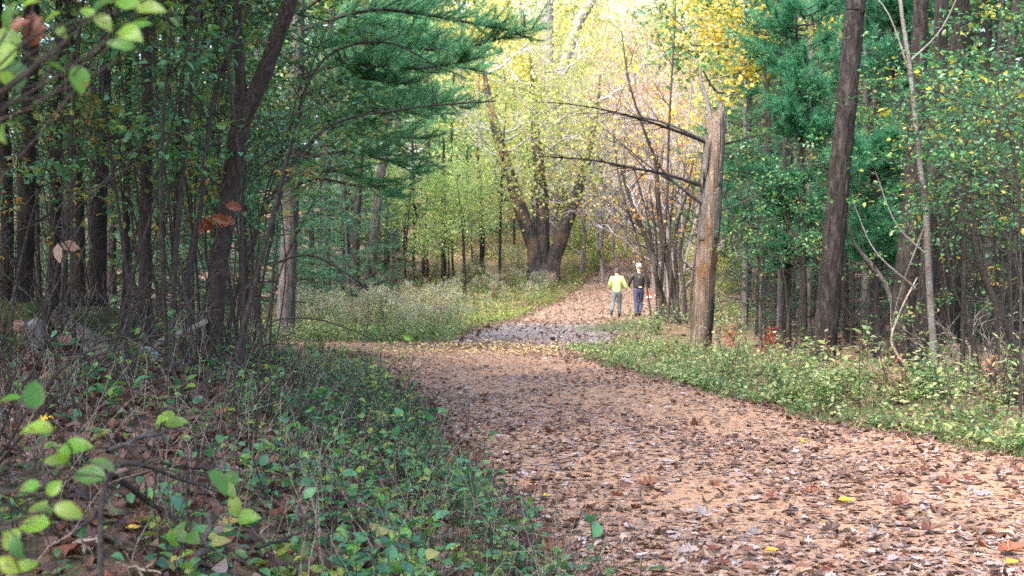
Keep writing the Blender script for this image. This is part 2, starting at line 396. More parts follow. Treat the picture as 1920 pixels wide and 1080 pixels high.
M['lit_path'] = leaf_mat('fallen_leaf_pale', [(.05, .03, .02), (.15, .085, .055), (.26, .15, .095), (.27, .17, .12), (.33, .245, .21), (.19, .11, .075), (.15, .05, .024), (.42, .36, .36), (.085, .045, .028), (.3, .18, .12), (.05, .028, .02), (.34, .245, .195)], .1, .42, .5, .1)
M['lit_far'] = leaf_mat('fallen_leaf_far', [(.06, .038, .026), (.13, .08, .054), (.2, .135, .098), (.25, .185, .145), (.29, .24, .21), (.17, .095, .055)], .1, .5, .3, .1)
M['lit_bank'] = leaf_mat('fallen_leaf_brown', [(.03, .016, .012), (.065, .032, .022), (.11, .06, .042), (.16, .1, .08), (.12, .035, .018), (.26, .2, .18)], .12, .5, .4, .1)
M['lit_russet'] = leaf_mat('fallen_leaf_russet', [(.09, .025, .014), (.14, .04, .02), (.18, .06, .025)], .15, .45, .4, .25)
M['lit_grey'] = leaf_mat('fallen_leaf_silver', [(.17, .14, .14), (.24, .21, .22), (.2, .155, .145)], .1, .45, .5, .12)
M['lit_gold'] = leaf_mat('fallen_leaf_gold', [(.5, .28, .04), (.6, .42, .06), (.42, .3, .05)], .2, .5, .3, .15)
M['lit_dark'] = leaf_mat('fallen_leaf_dark', [(.05, .026, .02), (.08, .04, .028), (.11, .06, .045)], .08, .5, .4, .2)
M['grass'] = leaf_mat('grass_blade', [(.04, .1, .035), (.07, .15, .055), (.12, .17, .06), (.24, .22, .12)], .3, .5, .3)
SKY_SAT, SUN_E, EXPO, HAZE = 1.1, 1.4, 2.4, 0.0
# ------------------------------------------------------------------ light and camera
w = bpy.data.worlds.new('World'); scene.world = w; w.use_nodes = True
nt = w.node_tree; nt.nodes.clear()
SUN_EL, SUN_AZ = 50.0, -142.0              # azimuth from +Y (away from the camera), negative to the left
sky = nt.nodes.new('ShaderNodeTexSky'); sky.sky_type = 'NISHITA'; sky.sun_disc = False
sky.sun_elevation = math.radians(SUN_EL); sky.sun_rotation = math.radians(SUN_AZ)
sky.air_density = 1.0; sky.dust_density = 5.0; sky.ozone_density = .6
hs = nt.nodes.new('ShaderNodeHueSaturation'); hs.inputs['Saturation'].default_value = SKY_SAT
bg = nt.nodes.new('ShaderNodeBackground'); bg.inputs[1].default_value = .15
ow = nt.nodes.new('ShaderNodeOutputWorld')
nt.links.new(sky.outputs[0], hs.inputs['Color']); nt.links.new(hs.outputs[0], bg.inputs[0]); nt.links.new(bg.outputs[0], ow.inputs[0])
sl = bpy.data.lights.new('Sun', 'SUN'); sl.energy = SUN_E; sl.angle = math.radians(40); sl.color = (1, .975, .94)
so = bpy.data.objects.new('Sun', sl); COL.objects.link(so); so.location = (-20, 30, 60)
el, az = math.radians(SUN_EL), math.radians(SUN_AZ)
sd = Vector((math.sin(az) * math.cos(el), math.cos(az) * math.cos(el), math.sin(el)))
so.rotation_euler = sd.to_track_quat('Z', 'Y').to_euler()
cd = bpy.data.cameras.new('Camera'); cam = bpy.data.objects.new('Camera', cd); COL.objects.link(cam); scene.camera = cam
cd.sensor_width = 36; cd.lens = 36 * F / 1920; cd.clip_start = .05; cd.clip_end = 1500
cam.location = (0, 0, CAMZ); cam.rotation_euler = (math.radians(90) - math.atan(37 / F), 0, 0)
cd.dof.use_dof = True; cd.dof.focus_distance = 11.0; cd.dof.aperture_fstop = 3.7; cd.dof.aperture_blades = 7
scene.view_settings.view_transform = 'Standard'; scene.view_settings.look = 'None'; scene.view_settings.exposure = EXPO
scene.view_settings.gamma = 1
scene.cycles.max_bounces = 7; scene.cycles.diffuse_bounces = 4; scene.cycles.glossy_bounces = 2; scene.cycles.transmission_bounces = 4
scene.cycles.volume_bounces = 0; scene.cycles.use_denoising = False
scene.cycles.caustics_reflective = False; scene.cycles.caustics_refractive = False

# ------------------------------------------------------------------ ground, trail, branch
def axis(a, b, n): return np.linspace(a, b, n, endpoint=False)
gx = np.concatenate([axis(-160, -40, 14), axis(-40, -9, 42), axis(-9, 10, 90), axis(10, 40, 42), np.linspace(40, 160, 15)])
gy = np.concatenate([axis(-60, -8, 12), axis(-8, 60, 230), axis(60, 120, 60), np.linspace(120, 320, 30)])
X, Y = np.meshgrid(gx, gy, indexing='ij')
def grid_faces(a, b):
    i, j = np.meshgrid(np.arange(a - 1), np.arange(b - 1), indexing='ij')
    return np.stack([i * b + j, (i + 1) * b + j, (i + 1) * b + j + 1, i * b + j + 1], -1).reshape(-1, 4)
g = MB(); g.add(np.stack([X, Y, ground_z(X, Y)], -1), grid_faces(len(gx), len(gy)), smooth=True)
tag(g.build('ground', M['ground']), 'brown forest floor rising into a wooded hill', kind='structure')

def strip(name, A, B, n, k, lift, mat, wob=.0):
    def resample(P):
        s = np.concatenate([[0], np.cumsum(np.linalg.norm(np.diff(P, axis=0), axis=1))]); t = np.linspace(0, s[-1], n)
        return np.stack([np.interp(t, s, P[:, 0]), np.interp(t, s, P[:, 1])], -1)
    # pair the edges by shared index so both turn together
    t = np.linspace(0, len(A) - 1, n); i = np.arange(len(A))
    a = np.stack([np.interp(t, i, A[:, 0]), np.interp(t, i, A[:, 1])], -1); b = np.stack([np.interp(t, i, B[:, 0]), np.interp(t, i, B[:, 1])], -1)
    a[:, 0] += wob * (np.sin(t * 9) + R.normal(0, .5, n)); b[:, 0] += wob * (np.sin(t * 7 + 1) + R.normal(0, .5, n))
    f = np.linspace(0, 1, k)[None, :, None]
    P = a[:, None] * (1 - f) + b[:, None] * f
    Z = ground_z(P[..., 0], P[..., 1]) + lift
    Z[:, [0, -1]] -= .03 + lift
    m = MB(); m.add(np.concatenate([P, Z[..., None]], -1), grid_faces(n, k)[:, ::-1], smooth=True)
    return tag(m.build(name, mat), kind='structure')
strip('path', TL, TR, 360, 40, .022, M['path'], .06)
cut = lambda P, a, b: np.array([(np.interp(q, P[:, 1], P[:, 0]), q) for q in np.linspace(a, b, 9)])
strip('gravel_path', cut(BL, 29, 44), cut(BR, 29, 44), 120, 30, .014, M['gravel'], .08)
strip('leafy_path', cut(BL, 43, 72), cut(BR, 43, 72), 170, 30, .018, M['far_path'], .08)

# ------------------------------------------------------------------ leaf litter (nobody could count it)
def litter(name, x, y, z, shape_mix, size, mat, lift=.02, tilt=.28, curl=.55, label=None, lite=False):
    n = len(x); m = MB(); P = np.stack([x, y, z + lift + R.uniform(0, .012, n)], -1)
    a = R.uniform(0, 2 * np.pi, n); D = np.stack([np.cos(a), np.sin(a), R.normal(0, tilt * .7, n)], -1)
    N = np.stack([R.normal(0, tilt, n), R.normal(0, tilt, n), np.ones(n)], -1)
    N[:, 2] *= np.where(R.random(n) < .5, 1, -1)
    P[:, 2] += np.abs(D[:, 2]) * size * .3
    pick = R.random(n); lo = 0
    for sh, fr in shape_mix:
        k = (pick >= lo) & (pick < lo + fr); lo += fr
        nn = int(k.sum())
        if nn: leaves(m, sh, P[k], D[k], N[k], size[k], 0, R.uniform(0, 1, nn), fold=R.normal(0, .18, nn), curl=R.normal(0, curl, nn), curlx=R.normal(0, curl, nn), wid=R.uniform(.75, 1.15, nn))
    return tag(m.build(name, mat), label, kind='stuff')

def on_trail(n, y0, y1, pw=1.0):
    y = y0 + (y1 - y0) * R.random(n) ** pw
    return trail_l(y) + (trail_r(y) - trail_l(y)) * R.uniform(-.03, 1.03, n), y
def clumpy(x, y, keep=.5, s=1.0):
    v = np.sin(x * 1.3 * s + 2 * np.sin(y * .45 * s)) + np.sin(y * .9 * s + 1.7 * np.sin(x * .7 * s)) + .8 * np.sin(x * 3.1 * s - y * 2.3 * s)
    p = sstep(-1.8, 1.8, v); return R.random(len(x)) < keep + (1 - keep) * p
x, y = on_trail(62000, 5.5, 22, 1.75); f_ = (x - trail_l(y)) / (trail_r(y) - trail_l(y)) + .05 * np.sin(y * .8); tr_ = np.exp(-((f_ - .36) / .08) ** 2) + .8 * np.exp(-((f_ - .7) / .07) ** 2); k = clumpy(x, y, .45) & (R.random(len(y)) < (1.05 - .8 * sstep(9, 21, y)) * (1 - .6 * tr_ * sstep(7, 10, y))); x, y = x[k], y[k]
litter('leaf_litter', x, y, ground_z(x, y), [(OAK, .35), (MAPLE, .15), (OVAL, .5)], .028 + .088 * R.random(len(x)) ** 1.7, M['lit_path'], tilt=.15, curl=.35)
x, y = on_trail(24000, 11, 29.5, .85); k = clumpy(x, y, .2); x, y = x[k], y[k]
litter('leaf_litter', x, y, ground_z(x, y), [(OVAL, .6), (OAK, .4)], R.uniform(.025, .075, len(x)), M['lit_path'], tilt=.15, curl=.35)
n = 9000; y = R.uniform(29.5, 72, n); f = R.uniform(-.1, 1.1, n); x = np.interp(y, BL[:, 1], BL[:, 0]) * (1 - f) + np.interp(y, BR[:, 1], BR[:, 0]) * f
k = (R.random(n) < .25 + .75 * sstep(38, 45, y)) | (f < .12) | (f > .9); x, y = x[k], y[k]
litter('leaf_litter', x, y, ground_z(x, y), [(OVAL, 1)], R.uniform(.06, .12, len(x)), M['lit_far'], lift=.03)
n = 1000; y = 5.6 + 10 * R.random(n) ** 1.3; f_ = R.random(n); x = trail_l(y) + (trail_r(y) - trail_l(y)) * f_; k = clumpy(x, y, .2, 1.4); x, y = x[k], y[k]
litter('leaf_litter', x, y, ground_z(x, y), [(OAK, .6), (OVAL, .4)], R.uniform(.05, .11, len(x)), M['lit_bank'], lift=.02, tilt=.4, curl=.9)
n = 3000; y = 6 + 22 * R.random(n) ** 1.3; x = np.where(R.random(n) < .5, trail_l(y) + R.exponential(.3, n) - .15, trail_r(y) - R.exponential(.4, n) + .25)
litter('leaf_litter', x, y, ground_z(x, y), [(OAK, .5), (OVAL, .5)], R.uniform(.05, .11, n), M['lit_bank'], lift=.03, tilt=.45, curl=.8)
n = 2600; y = 29.2 + R.exponential(2.2, n); x = R.uniform(-2.6, 1.9, n)
litter('leaf_litter', x, y, ground_z(x, y), [(OVAL, 1)], R.uniform(.05, .1, n), M['lit_path'], lift=.03)
n = 1500; y = R.normal(29.7, 1.3, n); x = R.uniform(-2.8, 1.6, n)
litter('leaf_litter', x, y, ground_z(x, y), [(OVAL, 1)], R.uniform(.07, .12, n), leaf_mat('fallen_leaf_straw', [(.45, .33, .12), (.55, .43, .2), (.4, .27, .14), (.5, .44, .3)], .15), lift=.035)
n = 14000; y = 4.2 + 14 * R.random(n) ** 1.25; x = trail_l(y) - 5.2 * R.random(n) ** 1.2 + .35
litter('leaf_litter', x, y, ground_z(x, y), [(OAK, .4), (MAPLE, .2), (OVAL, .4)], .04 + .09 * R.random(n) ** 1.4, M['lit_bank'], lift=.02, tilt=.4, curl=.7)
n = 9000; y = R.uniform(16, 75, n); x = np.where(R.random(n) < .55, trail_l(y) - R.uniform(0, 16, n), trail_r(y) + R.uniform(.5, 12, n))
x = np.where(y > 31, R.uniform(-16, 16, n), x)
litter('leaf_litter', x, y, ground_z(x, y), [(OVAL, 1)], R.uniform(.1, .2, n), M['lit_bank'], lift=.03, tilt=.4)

n = 700; a = R.random(n) * 6.28; r_ = np.sqrt(R.random(n)); c_ = [at(40, 585, 12.3), at(185, 590, 12.9)]; k = (R.random(n) < .5).astype(int)
x = np.where(k, c_[0][0], c_[1][0]) + r_ * np.cos(a) * .42; y = np.where(k, 12.3, 12.9) + r_ * np.sin(a) * .3; z = np.where(k, 1.27, 1.3) - .14 * r_ ** 2 + 0 * x
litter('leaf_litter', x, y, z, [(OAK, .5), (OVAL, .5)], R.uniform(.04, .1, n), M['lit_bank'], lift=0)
# ------------------------------------------------------------------ single fallen leaves one can point to
def fallen(px, py, w, shape, mat, label, rz=0, up=.25, cu=.9, cx=.9, name='fallen_leaf', group=None):
    d = CAMZ * F / (py - HOR)
    for _ in range(6):
        x, y = (px - 960) / F * d, d; d = (CAMZ - gz(x, y) - .035) * F / (py - HOR)
    s = .85 * w / F * d; up *= .35; cu *= .5; cx *= .6; m = MB()
    leaves(m, shape, np.array([[-.5 * s * math.cos(rz), -.5 * s * math.sin(rz), .012]]), np.array([[math.cos(rz), math.sin(rz), up * .5]]), np.array([[.15, -.35 * up - .2, 1.]]), [s], 0, [R.random()], fold=.25, curl=-cu, curlx=cx, wid=1.05)
    m2 = MB(); e = np.array([-.5 * s * math.cos(rz), -.5 * s * math.sin(rz), .012]); dd = np.array([math.cos(rz), math.sin(rz), .05])
    o = m.build(name, mat); o.location = (x, y, gz(x, y) + .03)
    tag(o, label, 'leaf', group)
    m2.tube([e, e - dd * s * .25, e - dd * s * .45 + [0, 0, .01]], [.0022, .0018, .0014], 4); m2.build('leaf_stalk', M['twig'], o)
    return o
RU, SI, GO, DK = M['lit_russet'], M['lit_grey'], M['lit_gold'], M['lit_dark']
for a in [
    (998, 928, 46, OAK, RU, 'curled russet oak leaf lying where the green bank meets the trail', .3, .6),
    (1058, 934, 42, OAK, DK, 'dark brown curled leaf close beside a small gold leaf on the trail', 2.8, .7),
    (1025, 934, 24, OVAL, GO, 'small gold leaf between a russet and a dark brown leaf on the trail', .1, .2),
    (1216, 915, 52, OAK, RU, 'lone large russet oak leaf in the middle of the trail', .2, .3),
    (1318, 970, 46, MAPLE, SI, 'upright silvery grey curled leaf on the trail', 1.2, 1.6),
    (1423, 1008, 42, MAPLE, SI, 'flat silvery leaf lying open near the bottom of the trail', .6, .2),
    (1510, 833, 22, MAPLE, GO, 'bright orange gold leaf on the bare tan part of the trail', .5, .3),
    (1588, 944, 40, OVAL, GO, 'narrow yellow leaf lying flat on the pink trail', .1, .1),
    (1585, 896, 42, OAK, DK, 'dark curled leaf with a shadowed hollow in the trail', .2, .9),
    (1694, 892, 44, OVAL, DK, 'brown humped leaf standing beside the russet leaves near the verge', .4, 1.),
    (1733, 888, 34, OAK, RU, 'russet leaf just past the brown humped leaf near the verge', 1.0, .9),
    (1778, 912, 44, OAK, RU, 'big russet oak leaf curled up among leaves near the verge', .2, 1.2),
    (1815, 905, 30, OAK, RU, 'small upright russet leaf beside the big curled one near the verge', 1.5, 1.4),
    (1895, 1040, 62, OAK, RU, 'large rusty leaf at the very edge of the trail view', .2, .4),
    (1845, 935, 44, OAK, SI, 'broad pale lilac leaf lying flat near the verge', .1, .2),
    (1690, 952, 46, OAK, RU, 'russet leaf with raised lobes in the middle of the pale leaves', .1, .9),
    (1520, 928, 40, OAK, RU, 'flat reddish leaf between dark curled leaves on the trail', .3, .3),
    (1450, 936, 34, OAK, RU, 'spiky reddish brown leaf propped on its lobes', .2, 1.1),
    (1290, 1043, 54, OAK, SI, 'large grey lilac leaf at the near edge of the trail', .2, .3),
    (1362, 1062, 36, MAPLE, RU, 'red brown maple leaf at the near edge of the trail', .9, .7),
    (1448, 1038, 34, OVAL, GO, 'small yellow leaf among grey leaves at the near edge of the trail', .1, .2),
    (1340, 1036, 36, OVAL, RU, 'orange tinted leaf beside the grey lilac leaf', .4, .5),
    (1028, 1042, 74, OAK, RU, 'big rust red oak leaf at the foot of the green bank', .15, .5),
    (840, 872, 40, OAK, RU, 'rust brown leaf caught at the upper edge of the green bank', .4, .8),
    (905, 898, 44, OAK, RU, 'dull red leaf lying just below the green bank edge', .2, .5),
    (1120, 1010, 40, OAK, DK, 'dark leaf curled against the near grass of the trail', .8, .9),
    (1105, 972, 34, OAK, RU, 'reddish leaf on the near left side of the trail', .2, .4),
    (1190, 1000, 44, MAPLE, SI, 'pale grey leaf lying open on the near part of the trail', 2.0, .25),
    (1560, 1000, 46, OAK, DK, 'dark brown leaf turned on edge in the near pale leaves', .3, 1.2),
    (1650, 1010, 48, MAPLE, SI, 'grey white leaf lying flat in the lower trail', .7, .2),
    (1745, 1000, 44, OAK, RU, 'russet leaf folded along its rib in the lower trail', .2, 1.0),
    (1900, 1062, 40, OVAL, GO, 'yellow leaf at the lowest corner of the trail', .4, .3),
    (1380, 876, 28, OAK, RU, 'small russet leaf in the tan middle distance of the trail', .2, .6),
    (1328, 852, 24, OAK, RU, 'little red brown leaf far along the sandy trail', .3, .6),
    (1250, 870, 34, OVAL, SI, 'pale leaf lying on the sandy trail', .1, .15),
    (330, 962, 76, OAK, DK, 'large curled brown leaf standing beside the lime green sprig on the bank', 1.2, 1.6), (258, 985, 60, OAK, RU, 'dark red oak leaf under the round green leaves on the bank', .3, .5),
    (352, 925, 64, MAPLE, M['lit_bank'], 'flat dusky brown maple leaf below the forked stick on the bank', .5, .4), (426, 990, 50, OAK, M['lf_orange'], 'bright orange leaf lying by the lime green sprig on the bank', .4, .5),
    (248, 992, 34, OVAL, GO, 'small golden leaf half hidden on the bank near the dark red leaf', .2, .4), (130, 768, 44, OAK, SI, 'pale dry leaf caught among stems on the bank', .6, .8),
    (545, 955, 56, OAK, RU, 'red brown leaf lying among the green seedlings of the bank', .2, .5), (640, 985, 58, OAK, DK, 'dark leaf in the hollow between green seedlings of the bank', .3, .6),
    (700, 1040, 64, OAK, M['lit_bank'], 'broad pinkish brown leaf at the near edge of the bank', .4, .4), (415, 775, 40, OAK, M['lf_orange'], 'small orange leaf standing out in the middle of the bank', .8, .7),
    (80, 790, 46, OAK, GO, 'yellow brown leaf below the two nearest bright leaves', .3, .6), (180, 1010, 60, MAPLE, M['lit_bank'], 'brown leaf flat on the bank at its lowest corner', .9, .3),
]:
    fallen(a[0], a[1], a[2], a[3], a[4], a[5], a[6], a[7], group='single fallen leaves on the trail')

# ------------------------------------------------------------------ foreground stones and logs on the bank
def boulder(name, px, py, wpx, hpx, d, mats, label, seed, squash=.8, moss=True):
    rs = np.random.default_rng(seed); c = at(px, py, d); wr, hr = wpx / F * d / 2, hpx / F * d / 2
    bm = bmesh.new(); bmesh.ops.create_icosphere(bm, subdivisions=4, radius=1)
    k = rs.normal(0, 1, (7, 3)); ph = rs.uniform(0, 6, 7)
    for v in bm.verts:
        p = np.array(v.co); s = 1 + sum(.09 * math.sin(2.2 * np.dot(k[i], p) + ph[i]) for i in range(7)) + .02 * rs.normal()
        p = p * s; p = np.sign(p) * np.abs(p) ** .82
        v.co = (p[0] * wr, p[1] * wr * squash, p[2] * hr)
    me = bpy.data.meshes.new(name); bm.to_mesh(me); bm.free()
    for p in me.polygons: p.use_smooth = True
    me.materials.append(mats); o = bpy.data.objects.new(name, me); COL.objects.link(o); o.location = c
    return tag(o, label, 'stone')
boulder('mossy_boulder', 30, 622, 150, 100, 12.3, M['moss'], 'low moss covered boulder lying at the far end of the fallen logs', 3)
boulder('mossy_boulder', 185, 612, 170, 70, 12.9, M['moss'], 'rounded mossy hump rising behind the fallen grey log', 5)
boulder('stone', 54, 630, 46, 60, 11.9, M['stone'], 'blue grey lichened stone standing against the mossy boulder', 8)
boulder('stone', 34, 612, 28, 20, 11.7, M['red_stone'], 'small brownish stone resting on the blue grey stone', 9)
boulder('stone', 123, 641, 30, 22, 11.4, M['red_stone'], 'small pinkish red stone by the end of the cut log', 10)
boulder('stone', 268, 668, 46, 34, 11.5, M['stone'], 'pale stone half buried in leaves near the log end', 12)
boulder('stone', 150, 690, 34, 30, 10.6, M['stone'], 'small grey stone sunk in leaves below the log', 13)
def log(px0, py0, px1, py1, d0, d1, w, label, mat, seed):
    rs = np.random.default_rng(seed); a, b = at(px0, py0, d0), at(px1, py1, d1); r = w / 2 / F * (d0 + d1) / 2
    o = thing('fallen_log', a, label, 'log'); m = MB()
    P = np.array([a * (1 - t) + b * t for t in np.linspace(0, 1, 12)]) + rs.normal(0, r * .07, (12, 3))
    m.tube(P, r * np.linspace(1, .85, 12), 14, rough=.035, rs=rs, cap=False); m.build('log_bark', mat, o, a)
    m = MB(); T = unit(P[-1] - P[-2]); U = unit(np.cross(T, [0, 0, 1])); W = np.cross(T, U)
    for p, s in ((P[-1] - T * r * .1, 1), (P[0] + T * r * .1, -1)):
        an = np.linspace(0, 2 * np.pi, 14, endpoint=False)
        V = np.vstack([[p + r * .93 * (math.cos(q) * U + math.sin(q) * W) for q in an], [p]])
        m.add(V, [(i, (i + 1) % 14, 14)[::s] for i in range(14)])
    m.build('cut_face', M['end_wood'], o, a)
log(95, 596, 205, 652, 12.4, 11.5, 34, 'grey weathered log slanting down from the mossy hump', M['bark_grey'], 1)
log(150, 668, 262, 668, 11.2, 11.3, 46, 'short thick greenish log lying level in the leaves', bark_mat('greenish_log_bark', [(.05, .05, .04), (.12, .125, .1), (.2, .2, .17)], 8, .3, .7), 2)
log(290, 645, 395, 600, 11.8, 12.4, 12, 'thin brown log propped up behind the stones', M['twig_pale'], 3)
log(60, 575, 200, 560, 13.6, 14.2, 20, 'dark decayed log lying in shade between the dark trunks', M['bark_dark'], 4)

def stick(pts, w, label, mat=None, name='fallen_stick', side=2, seed=0):
    rs = np.random.default_rng(seed); P = np.array([at(*p) for p in pts]); r = w / 2 / F * pts[0][2]
    S = smooth_poly(P, 12); S += rs.normal(0, r * .5, S.shape); m = MB(); o0 = S[0]
    m.tube(S, np.linspace(r, r * .5, 12), 6, rough=.05, rs=rs)
    for _ in range(side):
        i = rs.integers(3, 10); dd = unit(S[i + 1] - S[i] + rs.normal(0, .6, 3) * np.linalg.norm(S[i + 1] - S[i]))
        m.tube(wander(rs, S[i], dd, np.linalg.norm(S[-1] - S[0]) * rs.uniform(.15, .3), 4, .15), [r * .5, r * .45, r * .4, r * .3, r * .2], 5)
    o = m.build(name, mat or M['twig'], None, o0); return tag(o, label, 'stick', 'dead sticks on the bank')
GY = M['bark_grey']
stick([(200, 850, 5.8), (245, 828, 5.9), (300, 812, 6.2)], 12, 'pale grey stick slanting up from the round green leaves', GY, seed=1)
stick([(208, 890, 5.3), (270, 935, 5.4), (300, 960, 5.5), (420, 1040, 5.2)], 13, 'dark forked stick running down through the brown leaves', M['bark_dark'], seed=2)
stick([(370, 1065, 5.2), (385, 1000, 5.3), (398, 960, 5.4)], 16, 'stout grey stub sticking up in the leaf litter', GY, seed=3)
stick([(300, 870, 6.1), (380, 880, 6.2), (440, 885, 6.4)], 7, 'thin dark stick lying level across the leaf litter', M['bark_dark'], seed=4)
stick([(480, 1030, 5.7), (560, 1000, 6.2), (610, 960, 6.8)], 7, 'slender brown stick leaning over the low green plants', M['twig'], seed=5)
stick([(210, 1060, 5.3), (300, 1076, 5.2)], 8, 'short pale stick at the lowest edge of the bank', M['twig_pale'], seed=6)
stick([(60, 700, 9), (120, 740, 8.5), (190, 790, 8)], 8, 'long thin stick lying below the small grey stone', M['twig'], seed=7)
stick([(140, 1000, 4.9), (180, 960, 5), (240, 880, 5.2)], 8, 'brown stick standing up behind the round green leaves', M['twig'], seed=8)
# ------------------------------------------------------------------ crowns shared by trees whose tops lie above the view
def canopy(name, seed, r, h, nl, size, mat, limbs=9, shape=OVAL, twig='twig', sig=.3, lv=2):
    rs = np.random.default_rng(seed); m = MB(); tips = []
    def go(p, d, L, rad, lev):
        P = wander(rs, p, d, L, 5, .2, .03); m.tube(P, np.linspace(rad, rad * .45, 6), 5 if lev < 2 else 4, 0)
        tips.extend(P[2:] if lev == 0 else P[1:])
        if lev < lv:
            for _ in range(4):
                i = rs.integers(2, 6); dd = unit(unit(P[i] - P[i - 1]) + rs.normal(0, .65, 3)); go(P[i], dd, L * rs.uniform(.45, .65), rad * .5, lev + 1)
    for i in range(limbs):
        a = i * 2.4 + rs.normal(0, .3); z = h * (.05 + .75 * i / limbs) - h * .4; rr = r * (1 - .5 * (i / limbs) ** 2)
        go(np.array([0, 0, z]), [math.cos(a), math.sin(a), rs.uniform(.2, .6)], rr * rs.uniform(.7, 1), .05 * r / 3, 0)
    T = np.array(tips); P = T[rs.integers(0, len(T), nl)] + rs.normal(0, sig, (nl, 3))
    D = rdir(rs, nl, -.25); N = rdir(rs, nl, .9)
    leaves(m, shape, P, D, N, size * rs.uniform(.7, 1.3, nl), 1, rs.uniform(0, 1, nl))
    return m.mesh(name), [M[twig], M[mat]]
CANOPY = []
for sd_ in range(3):
    me, ms = canopy('crown', 40 + sd_, 3.0, 4.6, 5200, .17, 'lf_wood')
    for q in ms: me.materials.append(q)
    CANOPY.append(me)

def px_tree(name, rows, d, mat, label, cat='tree', top=9.0, crown=None, csc=1.0, sides=12, rough=.03, seed=0, group=None, flare=1.25, dd=0.0):
    """rows: (px, py, width) from the ground up; the trunk goes on to TOP metres and carries a crown there"""
    rs = np.random.default_rng(seed + 900)
    P = [at(a, b, d) for a, b, _ in rows]; r = [c_ / 2 / F * d for *_, c_ in rows]
    b = P[0].copy(); zb = gz(b[0], b[1]); P[0][2] = min(P[0][2], zb + .05)
    P.insert(0, np.array([P[0][0], P[0][1], P[0][2] - .25])); r.insert(0, r[0] * flare)
    if P[-1][2] < top:
        dr = unit(P[-1] - P[-2]); dr[2] = max(dr[2], .5); k = (top - P[-1][2]) / dr[2]
        P.append(P[-1] + dr * k * .5 + rs.normal(0, .05, 3)); P.append(P[-1] + np.array([0, 0, k * .5]) + rs.normal(0, .08, 3)); r += [r[-1] * .8, r[-1] * .45]
    Q = np.column_stack([np.array(P), r]); n = max(16, int((P[-1][2] - P[0][2]) / .22)); S = smooth_poly(Q, n)
    o0 = np.array([P[0][0], P[0][1], zb]); o = thing(name, o0, label, cat, group)
    m = MB(); m.tube(S[:, :3] + rs.normal(0, .004, (n, 3)), S[:, 3], sides, rough=rough, rs=rs); m.build('trunk', mat, o, o0)
    if crown is not None:
        c = bpy.data.objects.new('crown', CANOPY[crown]); COL.objects.link(c); c.parent = o
        c.location = S[-1, :3] - o0 - np.array([0, 0, .8]); c.scale = (csc,) * 3; c.rotation_euler = (0, 0, rs.uniform(0, 6))
    return o, S

def spray(rs, m, T, k, sig, ls, mat, shape=OVAL, per=9):
    """leaves gathered in flat sprays round twig points"""
    g = max(1, k // per); c = T[rs.integers(0, len(T), g)]; k = g * per; C = np.repeat(c, per, 0)
    off = rs.normal(0, 1, (k, 3)) * np.array([sig, sig, sig * .35]); D = unit(off * np.array([1, 1, .4]) + rs.normal(0, .4 * sig, (k, 3)) + [0, 0, -.25 * sig])
    tone = np.repeat(rs.uniform(0, 1, g), per)
    leaves(m, shape, C + off, D, rdir(rs, k, 1.9), ls * rs.uniform(.55, 1.3, k), mat, np.clip(tone + rs.normal(0, .16, k), 0, 1), fold=.18, curl=rs.normal(.25, .2, k), wid=1.1)

def twiggy(rs, m, S, n, L, r, mat=0, leafmat=1, nl=6, lsize=.06, lo=.25, shape=OVAL, up=.15, droop=0, sub=2, hi=1.0, sigma=.05):
    """side twigs with leaves along a stem S (rows x y z r)"""
    tips = []
    for _ in range(n):
        i = int(len(S) * rs.uniform(lo, hi * .97)); a = rs.uniform(0, 2 * np.pi)
        d = np.array([math.cos(a), math.sin(a), rs.uniform(-.1, .8)]); P = wander(rs, S[i, :3], d, L * rs.uniform(.5, 1.2), 6, .18, up)
        rr = min(r, S[i, 3] * .6); m.tube(P, np.linspace(rr, rr * .35, 7), 4, mat); tips.extend(P[2:])
        for _k in range(sub):
            j = rs.integers(2, 6); Q = wander(rs, P[j], unit(P[j] - P[j - 1]) + rs.normal(0, .6, 3), L * rs.uniform(.2, .5), 4, .2)
            m.tube(Q, np.linspace(rr * .5, rr * .2, 5), 3, mat); tips.extend(Q[1:])
    T = np.array(tips); k = n * nl
    if k:
        spray(rs, m, T, k, sigma * 1.6, lsize, leafmat, shape)

# ------------------------------------------------------------------ dark trunks of the near wood
BD, BS = M['bark_dark'], M['bark_shade']
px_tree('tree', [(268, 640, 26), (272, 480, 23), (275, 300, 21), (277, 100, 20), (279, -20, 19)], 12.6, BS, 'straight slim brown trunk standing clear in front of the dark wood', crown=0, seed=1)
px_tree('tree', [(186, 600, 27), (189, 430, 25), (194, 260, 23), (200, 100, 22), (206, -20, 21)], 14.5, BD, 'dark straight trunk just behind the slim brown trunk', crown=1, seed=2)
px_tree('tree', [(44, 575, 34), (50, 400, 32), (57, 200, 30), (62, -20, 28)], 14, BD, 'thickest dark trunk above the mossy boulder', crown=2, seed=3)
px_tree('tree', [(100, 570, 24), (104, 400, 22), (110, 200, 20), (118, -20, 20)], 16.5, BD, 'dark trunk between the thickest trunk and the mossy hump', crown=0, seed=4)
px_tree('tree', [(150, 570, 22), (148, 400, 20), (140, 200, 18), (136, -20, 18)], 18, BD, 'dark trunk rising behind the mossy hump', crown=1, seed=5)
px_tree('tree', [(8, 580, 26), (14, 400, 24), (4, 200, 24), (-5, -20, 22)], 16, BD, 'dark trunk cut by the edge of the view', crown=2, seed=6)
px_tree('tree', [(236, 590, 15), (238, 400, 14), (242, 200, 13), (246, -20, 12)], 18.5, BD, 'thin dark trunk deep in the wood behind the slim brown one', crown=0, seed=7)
px_tree('tree', [(322, 590, 11), (330, 400, 10), (340, 200, 9), (352, -20, 8)], 15, BD, 'thin leaning dark trunk between the slim brown and the forked tree', crown=1, csc=.7, seed=8, top=6)
